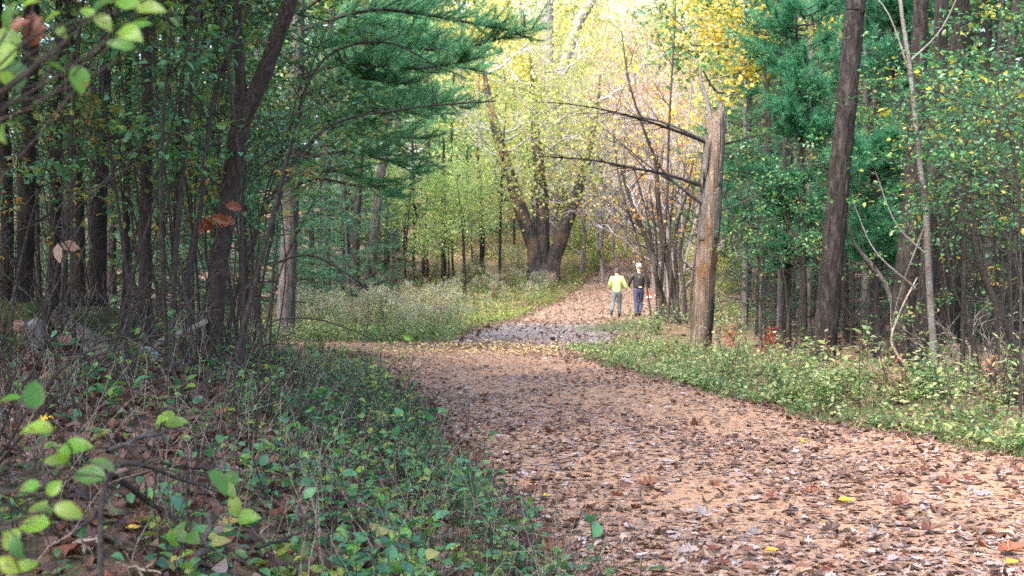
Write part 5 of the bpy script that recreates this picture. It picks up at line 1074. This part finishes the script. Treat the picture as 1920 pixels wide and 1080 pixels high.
for px in np.linspace(1610, 1960, 15):
    d = R.uniform(15.5, 25); x_ = (px - 960) / F * d
    if x_ < trail_r(d) + 1.0: continue
    st, lb = SAP[int(R.choice([6, 4, 6, 3, 1]))]; st.put((x_, d, gz(x_, d)), R.uniform(0, 6.28), R.uniform(.5, .95), 'thin stem standing in the thicket beyond the verge', G2, tilt=(R.normal(0, .07), R.normal(0, .09)))
deadbush(1830, 20, 11, 'low tangle of grey dead twigs at the foot of the leaning crooked stem', 1.4, 16, 'twig_pale')
deadbush(1640, 24.5, 12, 'grey dead twigs spread between the furrowed pine and the leaning trunk', 1.3, 14)
deadbush(1895, 17, 13, 'mass of grey upright dead twigs at the edge behind the verge', 1.5, 16)
deadbush(1275, 42, 14, 'dark brambly heap at the foot of the dark stems', 1.0, 18, 'twig')

for px, d, i, sc, lm in [(345, 13.5, 1, .8, 'lf_teal'), (210, 17, 1, 1.0, 'lf_wood'), (300, 19, 0, 1.0, 'lf_wood'), (440, 20, 1, 1.05, 'lf_wood'), (500, 23, 0, 1.05, 'lf_teal'), (240, 24, 2, 1.2, 'lf_wood'), (400, 27, 3, 1.3, 'lf_teal'), (480, 29, 2, 1.3, 'lf_wood'), (150, 26, 0, 1.3, 'lf_wood'), (60, 25, 1, 1.4, 'lf_wood'), (20, 19, 3, 1.1, 'lf_wood'), (430, 16, 0, .9, 'lf_teal'), (95, 20, 2, 1.0, 'lf_wood')]:
    SH[i].put(ground_at(px, d), R.uniform(0, 6.28), sc, 'leafy shrub filling the shade between the trunks of the near wood', 'leafy shrubs in the near wood', {'fresh_shrub_leaf': M[lm]})
# the tree with bright yellow leaves overhanging the snag
rs = np.random.default_rng(12); d = 29.0; o0 = np.array(ground_at(1462, d)); YT = thing('yellow_maple', o0, 'maple with bright golden leaves hanging at the top above the snag', 'tree'); S = smooth_poly(np.array([[o0[0], o0[1], o0[2] - .2, .07], [*at(1466, 400, d), .06], [*at(1478, 150, d), .05], [*at(1476, 20, d), .045], [*at(1470, -120, d), .03]]), 24)
m = MB(); m.tube(S[:, :3], S[:, 3], 9, rough=.04, rs=rs); m.build('trunk', BG, YT, o0); mc = MB(); tips = []
for a, e, b_ in [((1476, 40), (1400, 40), (1295, 10)), ((1477, 90), (1400, 90), (1330, 85)), ((1474, 0), (1400, -30), (1300, -40)), ((1477, 60), (1420, 65), (1370, 20)), ((1478, 120), (1430, 130), (1390, 150)), ((1472, -40), (1380, -80), (1290, -90)), ((1476, 30), (1380, 60), (1310, 60)), ((1478, 150), (1440, 130), (1330, 150)), ((1470, -60), (1500, -100), (1560, -120)), ((1477, 110), (1520, 70), (1570, 60))]:
    P = smooth_poly(np.array([at(*a, d), at(*e, d - .4), at(*b_, d - rs.uniform(.2, 1.2))]), 12); mc.tube(P, np.linspace(.022, .006, 12), 5); tips.extend(P[3:])
    for _ in range(8): j = rs.integers(4, 12); W = wander(rs, P[j], unit(P[j] - P[j - 1]) + rs.normal(0, .7, 3), .7, 5, .15); mc.tube(W, np.linspace(.006, .002, 6), 3); tips.extend(W[1:])
T = np.array(tips); nl = 1500; X_ = T[rs.integers(0, len(T), nl)] + rs.normal(0, .2, (nl, 3)); leaves(mc, MAPLE, X_, rdir(rs, nl, -.4), rdir(rs, nl, .7), .11 * rs.uniform(.6, 1.2, nl), 1, rs.random(nl), fold=.15, curl=.2); mc.build('crown', [M['twig'], M['lf_yellow']], YT, o0)

# ------------------------------------------------------------------ verge and field plants
def herb(seed, H, ns, npl, ls, lmat, top=None, ntop=0, shape=OVAL, spread=.3, name='herb', wid=1.0, smat='twig'):
    rs = np.random.default_rng(seed); o = thing(name, (0, 0, 0), 'plant', 'plant'); m = MB(); lf = MB()
    for _ in range(ns):
        P = wander(rs, [rs.normal(0, spread * .4), rs.normal(0, spread * .4), -.03], [rs.normal(0, spread), rs.normal(0, spread), 1], H * rs.uniform(.6, 1.1), 9, .09); m.tube(P, np.linspace(.005, .002, 10), 3)
        i = rs.integers(2, 10, npl); a = rs.uniform(0, 6.28, npl); D = np.stack([np.cos(a), np.sin(a), rs.normal(.1, .35, npl)], -1); leaves(lf, shape, P[i] + D * .03 + rs.normal(0, .03, (npl, 3)), D, np.stack([rs.normal(0, .4, npl), rs.normal(0, .4, npl), np.ones(npl)], -1), ls * rs.uniform(.6, 1.25, npl), 0, rs.random(npl), fold=.15, curl=.3, wid=wid)
        if top:
            k = ntop; q = P[-1] + np.stack([rs.normal(0, .05, k), rs.normal(0, .05, k), rs.uniform(-.25, .06, k) * H * .6], -1); leaves(lf, DIAMOND, q, rdir(rs, k, .4), rdir(rs, k, .3), .035 * rs.uniform(.5, 1.3, k), 1, rs.random(k))
    m.build('stem', M[smat], o); lf.build('foliage', [M[lmat]] + ([M[top]] if top else []), o); return o
HB = [Stamp(herb(300 + i, *a)) for i, a in enumerate([(.55, 9, 16, .085, 'lf_verge'), (.45, 10, 14, .07, 'lf_verge'), (.7, 8, 18, .08, 'lf_verge'), (.4, 10, 14, .06, 'lf_right'), (.6, 7, 14, .1, 'lf_verge'), (.5, 9, 12, .07, 'lf_field')])]
WD = [Stamp(herb(340 + i, *a, shape=LANCE, spread=.12, name='tall_weed', wid=1.2)) for i, a in enumerate([(.95, 5, 18, .1, 'lf_field'), (.8, 6, 16, .09, 'lf_brown'), (1.05, 4, 16, .11, 'lf_verge')])]
n = 0
while n < 160:
    y_ = 11.5 + 19 * R.random() ** 1.1; x_ = float(trail_r(y_)) + .02 + 2.6 * R.random() ** 1.7
    if x_ / y_ * F + 960 > 1960: continue
    i = int(R.integers(0, 6)); HB[i].put((x_, y_, gz(x_, y_)), R.uniform(0, 6.28), R.uniform(.45, 1.2) * min(1, .4 + (x_ - float(trail_r(y_))) * .7) * (1 - .45 * float(sstep(19, 24, y_))), 'yellowing green weed of the verge along the trail', 'weeds of the verge'); n += 1
for k in range(46):
    y_ = 12.5 + 18 * R.random(); x_ = float(trail_r(y_)) + .5 + 2.2 * R.random(); WD[k % 3].put((x_, y_, gz(x_, y_)), R.uniform(0, 6.28), R.uniform(.6, 1.2) * (1 - .45 * float(sstep(19, 24, y_))), 'thin upright weed with narrow leaves in the verge', 'upright weeds of the verge')
BW = [Stamp(herb(350 + i, *a, shape=FINE, spread=.2, name='bank_weed', wid=1.1)) for i, a in enumerate([(.7, 4, 12, .075, 'lf_teal'), (.55, 5, 10, .065, 'lf_teal'), (.85, 3, 14, .07, 'lf_mid')])]
for k in range(40):
    y_ = 6.5 + 12 * R.random(); x_ = float(trail_l(y_)) - .1 - 2.6 * R.random() ** 1.4; BW[k % 3].put((x_, y_, gz(x_, y_)), R.uniform(0, 6.28), R.uniform(.55, 1.1), 'taller tangled green weed with thin stems on the leafy bank', 'taller weeds of the leafy bank')
RD = Stamp(herb(320, .6, 6, 12, .09, 'lf_red', name='red_leaved_plant'))
for px, py, d, lb in [(1365, 660, 28.5, 'red-leaved plant by the foot of the snag'), (1452, 640, 29, 'bright red sumac sprig standing in the verge before the spruces'), (1440, 665, 27, 'low reddish plant in the verge between snag and furrowed pine')]:
    RD.put(ground_at(px, d), R.uniform(0, 6), .8, lb, 'red-leaved plants of the verge')
GR = [Stamp(herb(330 + i, *a, top='lf_fluff', ntop=nt_, shape=LANCE, spread=.14, name='goldenrod', wid=1.3, smat='twig')) for i, (a, nt_) in enumerate([((1.15, 7, 26, .12, 'lf_field'), 55), ((1.0, 8, 24, .11, 'lf_field'), 60), ((1.25, 6, 24, .12, 'lf_field'), 50), ((.9, 7, 22, .11, 'lf_brown'), 30)])]
n = 0
while n < 175:
    y_ = R.uniform(33, 47); x_ = R.uniform(-6.6, -1.25)
    px = x_ / y_ * F + 960
    if px < 540 or x_ > -1.1 - max(0, 40 - y_) * .15: continue
    i = int(R.choice([0, 1, 2, 0, 1, 3])); GR[i].put((x_, y_, gz(x_, y_)), R.uniform(0, 6.28), R.uniform(.5, 1.15) * (.8 + .25 * math.sin(x_ * 2.1 + y_)) * (1 if px < 860 else .75), 'pale seeded goldenrod stalks in the field left of the trail', 'goldenrod in the field'); n += 1
n = 0
while n < 120:
    y_ = R.uniform(47, 70); x_ = R.uniform(-9, float(np.interp(y_, BL[:, 1], BL[:, 0])) - .6); i = int(R.choice([3, 0, 2, 1])); GR[i].put((x_, y_, gz(x_, y_)), R.uniform(0, 6.28), R.uniform(.7, 1.1), 'tall dry weed on the slope between the field and the great maple', 'weeds behind the field'); n += 1
n = 0
while n < 60:
    y_ = R.uniform(28, 37); x_ = R.uniform(-6.5, -1.6); 
    if y_ < 31.2 - .12 * x_ * 0 and x_ > -20 and (y_ < 31.5 + (-x_ - 2) * .15): continue
    i = int(R.choice([1, 3, 5, 0])); HB[i].put((x_, y_, gz(x_, y_)), R.uniform(0, 6.28), R.uniform(.7, 1.1), 'low green weed at the front of the goldenrod field', 'low weeds before the goldenrod'); n += 1
n = 0
while n < 55:   # far bank of the near wood, left of the trail bend
    y_ = R.uniform(16, 29); x_ = float(trail_l(y_)) - R.uniform(.05, 3.0); i = int(R.choice([0, 1, 3, 5])); HB[i].put((x_, y_, gz(x_, y_)), R.uniform(0, 6.28), R.uniform(.5, .95), 'green weed on the far side of the leafy bank', 'weeds on the far bank'); n += 1
n = 0
while n < 40:   # slope right of the climbing branch and round the thicket
    y_ = R.uniform(33, 75); x_ = float(np.interp(y_, BR[:, 1], BR[:, 0])) + R.uniform(.3, 4.5); i = int(R.choice([0, 2, 4, 5])); HB[i].put((x_, y_, gz(x_, y_)), R.uniform(0, 6.28), R.uniform(.8, 1.4), 'yellow green weed beside the climbing trail', 'weeds beside the climbing trail'); n += 1
def low_growth(x, y, H, mat, lab, s0=.04, s1=.09):
    n = len(x); m = MB(); P = np.stack([x, y, ground_z(x, y) + .02 + H * R.random(n) ** 1.2], -1); D = rdir(R, n, .15, .6)
    leaves(m, OVAL, P, D, np.stack([R.normal(0, .4, n), R.normal(0, .4, n), np.ones(n)], -1), R.uniform(s0, s1, n), 0, R.random(n), fold=.15, curl=.3, wid=1.1)
    tag(m.build('ground_cover', M[mat]), lab, kind='stuff')
n = 9500; y = 11.5 + 19 * R.random(n) ** 1.1; e = R.exponential(.8, n); x = trail_r(y) + e - .05; k = clumpy(x * 2.2, y * 2.2, .08); x, y, e = x[k], y[k], e[k]
low_growth(x, y, (.12 + .38 * np.clip(e, 0, 1)) * (1 - .5 * sstep(19, 24, y)), 'lf_verge', 'mixed low leaves filling the verge')
n = 7000; y = R.uniform(30, 38, n); x = R.uniform(-6.5, -1.2, n); k = y > 31.4 + np.clip(-x - 2, 0, 9) * .15; low_growth(x[k], y[k], .35, 'lf_field', 'mixed low leaves before the goldenrod')
n = 9000; y = R.uniform(38, 66, n); x = np.interp(y, BL[:, 1], BL[:, 0]) - .3 - 9 * R.random(n) ** 1.2; k = clumpy(x, y, .15); low_growth(x[k], y[k], .7, 'lf_field', 'mixed low leaves on the slope behind the goldenrod')
n = 15000; y = R.uniform(40, 78, n); x = np.where(y < 72, np.interp(y, BL[:, 1], BL[:, 0]) - .05, 11) - 7 * R.random(n) ** 1.3; k = clumpy(x, y, .4); low_growth(x[k], y[k], .3, 'lf_mid', 'short green growth on the slope left of the climbing trail', .06, .13)
n = 16000; y = R.uniform(71, 105, n); x = R.uniform(-4, 16, n); k = clumpy(x, y, .45); low_growth(x[k], y[k], .5, 'lf_under', 'pale green growth on the rise behind the walkers', .1, .2)
n = 7000; y = R.uniform(34, 72, n); x = np.interp(y, BR[:, 1], BR[:, 0]) + .1 + 6 * R.random(n); k = clumpy(x, y, .15); low_growth(x[k], y[k], .5, 'lf_verge', 'mixed low leaves beside the climbing trail')
def grass(name, x, y, H, lab):
    n = len(x); P = np.stack([x, y, ground_z(x, y) - .01], -1); D = unit(np.stack([R.normal(0, .45, n), R.normal(0, .45, n), np.ones(n)], -1)); h = H * R.uniform(.4, 1.2, n)[:, None]; s = unit(np.cross(D, R.normal(0, 1, (n, 3)))) * .004
    b = D + np.stack([R.normal(0, .4, n), R.normal(0, .4, n), -.2 * np.ones(n)], -1); V = np.stack([P - s, P + s, P + D * h * .55 + s * .8, P + D * h * .55 - s * .8, P + D * h * .55 + b * h * .45], 1).reshape(-1, 3)
    base = (np.arange(n) * 5)[:, None]; m = MB(); t = R.random(n); m.add(V, base + np.array([[0, 1, 2, 3]]), 0, t); m.f.append((base + np.array([[3, 2, 4]]), 0, t, False)); tag(m.build(name, M['grass']), lab, kind='stuff')
n = 17000; y = 11.5 + 19 * R.random(n) ** 1.1; x = trail_r(y) + R.exponential(.9, n) - .1 + .2 * np.sin(y * 2.3); k = clumpy(x * 3, y * 3, .3); x, y = x[k], y[k]; grass('grass', x, y, .15, 'green grass along the verge')
n = 4500; y = R.uniform(29, 40, n); x = np.interp(y, BL[:, 1], BL[:, 0]) - R.exponential(1.3, n) - .05; k = y > 31.2 + np.clip(-x - 2.2, 0, 9) * .13; grass('grass', x[k], y[k], .22, 'short grass between the field and the gravel')
n = 4000; y = R.uniform(36, 46, n); x = np.interp(y, BR[:, 1], BR[:, 0]) + R.normal(-.2, .55, n); grass('grass', x, y, .18, 'short grass before the dark stems')
n = 2500; y = 5.5 + 12 * R.random(n); x = trail_l(y) + R.normal(-.1, .3, n); grass('grass', x, y, .14, 'thin grass at the edge of the bank')

# ------------------------------------------------------------------ the two walkers
def skin(name, chains, mats, parent, root=0, sub=2, at_=(0, 0, 0)):
    """one continuous skinned surface from connected chains of (x, y, z, radius); a chain may start at a named joint"""
    bm = bmesh.new(); sk = bm.verts.layers.skin.verify(); J = {}
    for c in chains:
        prev = None
        for p in c:
            key = p[0] if isinstance(p[0], str) else None; q = p[1:] if key else p
            if key and key in J and len(p) == 1: v = J[key]
            else:
                v = bm.verts.new(q[:3]); r = q[3]; v[sk].radius = (r, q[4] if len(q) > 4 else r)
                if key: J[key] = v
            if prev is not None: bm.edges.new((prev, v))
            prev = v
    bm.verts.ensure_lookup_table(); bm.verts[root][sk].use_root = True
    me = bpy.data.meshes.new(name); bm.to_mesh(me); bm.free(); me.materials.append(mats); o = bpy.data.objects.new(name, me); COL.objects.link(o)
    if parent: o.parent = parent
    md = o.modifiers.new('skin', 'SKIN'); md.use_smooth_shade = True; sb = o.modifiers.new('sub', 'SUBSURF'); sb.levels = sub; sb.render_levels = sub
    return o
def hand(w, dirn, side, curl=.5):
    """five finger chains rooted in the palm joint called by name w"""
    out = []; d = unit(np.array(dirn, float)); s = np.array([0, side, 0]) if abs(d[1]) < .8 else np.array([side, 0, 0]); inn = unit(np.cross(d, s))
    for k, L in zip((-.03, -.01, .01, .03), (.06, .075, .08, .068)):
        p = np.array(w[1]) + d * .05 + s * k; out.append([(w[0],), (*p, .0095), (*(p + d * L * .5 + inn * .012 * curl), .0088), (*(p + d * L * .8 + inn * .04 * curl), .008)])
    p = np.array(w[1]) + s * .035; out.append([(w[0],), (*p, .011), (*(p + s * .02 + d * .035), .010), (*(p + s * .018 + d * .06 + inn * .01), .009)])
    return out
M['skin'] = plain_mat('skin', (.55, .36, .27), .55, .06, 60, .05)
M['lime_jacket'] = plain_mat('lime_jacket_cloth', (.36, .58, .18), .6, .07, 14, .5)
M['black_jacket'] = plain_mat('black_jacket_cloth', (.006, .006, .008), .7, .35, 14, .6)
M['teal_trousers'] = plain_mat('grey_green_trousers_cloth', (.085, .108, .12), .8, .12, 16, .5)
M['jeans'] = plain_mat('blue_denim', (.035, .045, .1), .85, .25, 18, .4)
M['boot'] = plain_mat('dark_boot_leather', (.022, .02, .02), .5, .2)
M['hair_dark'] = plain_mat('dark_hair', (.04, .028, .03), .6, .3, 50, .5)
M['cap_white'] = plain_mat('white_cap_cloth', (.75, .76, .76), .8, .05)
M['cap_dark'] = plain_mat('dark_knit_cap', (.06, .045, .06), .9, .2, 60, .6)
M['red'] = plain_mat('red_cloth', (.62, .03, .03), .7, .12, 25, .3)
M['white'] = plain_mat('white_cloth', (.8, .78, .76), .8, .05)
M['straw'] = plain_mat('straw_coloured_cloth', (.55, .5, .25), .8, .1)

def person(px, d, label, H, j, cloth, extra):
    x_ = (px - 960) / F * d; o0 = (x_, d, gz(x_, d) + .03); o = thing('person', o0, label, 'person'); k = H / 1.75
    S = lambda v: tuple(np.array(v, float) * k)
    def c(*ps): return [(p if isinstance(p[0], str) and len(p) == 1 else ((p[0], *S(p[1:])) if isinstance(p[0], str) else S(p))) for p in ps]
    hl, hr = j['handL'], j['handR']
    body = [c(('pel', 0, 0, .95, .13, .10), ('sp', 0, .01, 1.12, .12, .095), ('ch', 0, .02, 1.32, .15, .1), ('nk0', 0, .02, 1.46, .07), ('nk', 0, .03, 1.53, .055), ('hd', 0, .05, 1.62, .085, .095), ('tp', 0, .05, 1.70, .075, .085)),
            c(('hd',), (0, .135, 1.62, .022), (0, .16, 1.605, .014)), c(('hd',), (.085, .03, 1.62, .02)), c(('hd',), (-.085, .03, 1.62, .02)),
            c(('ch',), (-.17, .01, 1.42, .06), (*j['elL'], .043), ('hL', *hl, .03)), c(('ch',), (.17, .01, 1.42, .06), (*j['elR'], .043), ('hR', *hr, .03)),
            c(('pel',), (-.09, 0, .88, .085), (*j['knL'], .055), (*j['anL'], .04), (*j['toL'], .035)), c(('pel',), (.09, 0, .88, .085), (*j['knR'], .055), (*j['anR'], .04), (*j['toR'], .035))]
    body += hand(('hL', S(hl)), np.array(hl) - np.array(j['elL']), -1) + hand(('hR', S(hr)), np.array(hr) - np.array(j['elR']), 1)
    b = skin('body', body, M['skin'], o)
    hem = cloth['hem']; kb = cloth.get('bulk', 1)
    skin('jacket', [c(('w', 0, 0, hem, .175 * kb, .125 * kb), (0, .0, hem + .12, .172 * kb, .125 * kb), ('c', 0, .01, 1.2, .168 * kb, .125 * kb), ('d', 0, .02, 1.36, .175 * kb, .12 * kb), ('n', 0, .02, 1.47, .095), (0, .025, 1.515, .068)),
        c(('d',), (-.19, .01, 1.4, .078), (*(np.array(j['elL']) + [0, 0, .02]), .066), (*(.12 * np.array(j['elL']) + .88 * np.array(hl)), .05)), c(('d',), (.19, .01, 1.4, .078), (*(np.array(j['elR']) + [0, 0, .02]), .066), (*(.12 * np.array(j['elR']) + .88 * np.array(hr)), .05))], M[cloth['jacket']], o)
    skin('trousers', [c(('p', 0, 0, .95, .155, .115), (0, 0, 1.04, .145, .11)), c(('p',), (-.095, 0, .84, .108), (*j['knL'], .082), (*(.25 * np.array(j['knL']) + .75 * np.array(j['anL'])), .07), (*(.05 * np.array(j['knL']) + .95 * np.array(j['anL'])), .072)), c(('p',), (.095, 0, .84, .108), (*j['knR'], .082), (*(.25 * np.array(j['knR']) + .75 * np.array(j['anR'])), .07), (*(.05 * np.array(j['knR']) + .95 * np.array(j['anR'])), .072))], M[cloth['trousers']], o)
    for s in 'LR': a_, t_ = np.array(j['an' + s]), np.array(j['to' + s]); skin('boot', [c((*(a_ + [0, 0, .06]), .055), (*a_, .058), (*(.5 * a_ + .5 * t_), .05), (*t_, .042))], M['boot'], o)
    extra(o, c); return o
def wx(o, c):
    skin('hair', [c((0, .02, 1.56, .07), (0, .02, 1.63, .1, .1), (0, .03, 1.7, .085))], M['hair_dark'], o); skin('cap', [c((0, .04, 1.66, .108, .112), (0, .045, 1.72, .1, .105), (0, .05, 1.76, .06)), ], M['cap_dark'], o)
def mx_(o, c):
    skin('hair', [c((0, .02, 1.56, .072), (0, .02, 1.63, .095, .095))], M['hair_dark'], o); skin('cap', [c((0, .04, 1.61, .102, .108), (0, .045, 1.69, .108, .115), (0, .05, 1.75, .085), (0, .05, 1.775, .04))], M['cap_white'], o); skin('cap_brim', [c((0, .12, 1.66, .085, .02), (0, .2, 1.645, .07, .012))], M['cap_white'], o)
    skin('belt_pouch', [c((-.02, -.13, .98, .03, .025), (.05, -.135, .97, .035, .025), (.09, -.13, .96, .03, .02))], M['straw'], o)
HX = (1178 - 960) / F * 48.0
wX, mX = (1157 - 960) / F * 48, (1198 - 960) / F * 48
person(1157, 48, 'person in a lime green jacket and dark cap walking away hand in hand', 1.66, dict(elL=(-.25, .04, 1.16), handL=(-.2, .2, 1.02), elR=(.27, -.02, 1.17), handR=((HX - wX) / .9486, .04, 1.0), knL=(-.15, -.03, .5), anL=(-.22, -.34, .2), toL=(-.23, -.33, .04), knR=(.1, .1, .5), anR=(.1, .12, .08), toR=(.1, .27, .035)), dict(hem=.84, jacket='lime_jacket', trousers='teal_trousers'), wx)
person(1198, 48, 'person in a black jacket, jeans and white cap walking away hand in hand', 1.8, dict(elL=(-.3, -.02, 1.17), handL=((HX - mX) / 1.0286 + .01, .04, .93), elR=(.31, -.03, 1.17), handR=(.33, .05, .9), knL=(-.1, .02, .5), anL=(-.09, -.08, .08), toL=(-.09, .08, .035), knR=(.08, .16, .5), anR=(.02, -.02, .1), toR=(.02, .14, .04)), dict(hem=.9, jacket='black_jacket', trousers='jeans', bulk=1.22), mx_)
# the red and white bag in the walker's hand
bx_ = np.array([mX + .34, 48.05, gz(mX + .34, 48) + .03]); b = thing('bag', bx_ + [0, 0, .66], 'small red and white bag carried by the walker in black', 'bag')
m = bmesh.new(); bmesh.ops.create_cube(m, size=1)
for v in m.verts: v.co = (v.co.x * (.25 if v.co.z < 0 else .2), v.co.y * .1, v.co.z * .17)
bmesh.ops.bevel(m, geom=m.edges[:], offset=.025, segments=3, affect='EDGES'); me = bpy.data.meshes.new('pouch'); m.to_mesh(me); m.free(); me.materials.append(M['red']); q = bpy.data.objects.new('pouch', me); COL.objects.link(q); q.parent = b
m = MB(); m.tube(smooth_poly(np.array([[-.09, 0, .08], [-.07, 0, .2], [0, 0, .25], [.07, 0, .2], [.09, 0, .08]]), 14), .011, 8); m.build('handle', M['red'], b)
m = MB(); m.add(np.array([[-.1, -.063, -.03], [.09, -.063, -.03], [.08, -.063, .05], [-.08, -.063, .05]]), [(0, 1, 2, 3)]); q = m.build('white_panel', M['white'], b); q.modifiers.new('t', 'SOLIDIFY').thickness = .006

# ------------------------------------------------------------------ the air
if HAZE > 0:
    bm = bmesh.new(); bmesh.ops.create_cube(bm, size=1)
    for v in bm.verts: v.co = (v.co.x * 420, 135 + v.co.y * 450, 19 + v.co.z * 46)
    me = bpy.data.meshes.new('haze'); bm.to_mesh(me); bm.free(); hz = bpy.data.objects.new('haze', me); COL.objects.link(hz); tag(hz, 'thin pale autumn haze between the trees', kind='stuff')
    m, nt_, N_, L_n = new_mat('haze_air'); vp = N_.new('ShaderNodeVolumePrincipled'); vp.inputs['Color'].default_value = (.9, .93, 1, 1); vp.inputs['Density'].default_value = HAZE; vp.inputs['Anisotropy'].default_value = .2
    oo = N_.new('ShaderNodeOutputMaterial'); L_n.new(vp.outputs[0], oo.inputs['Volume']); me.materials.append(m)
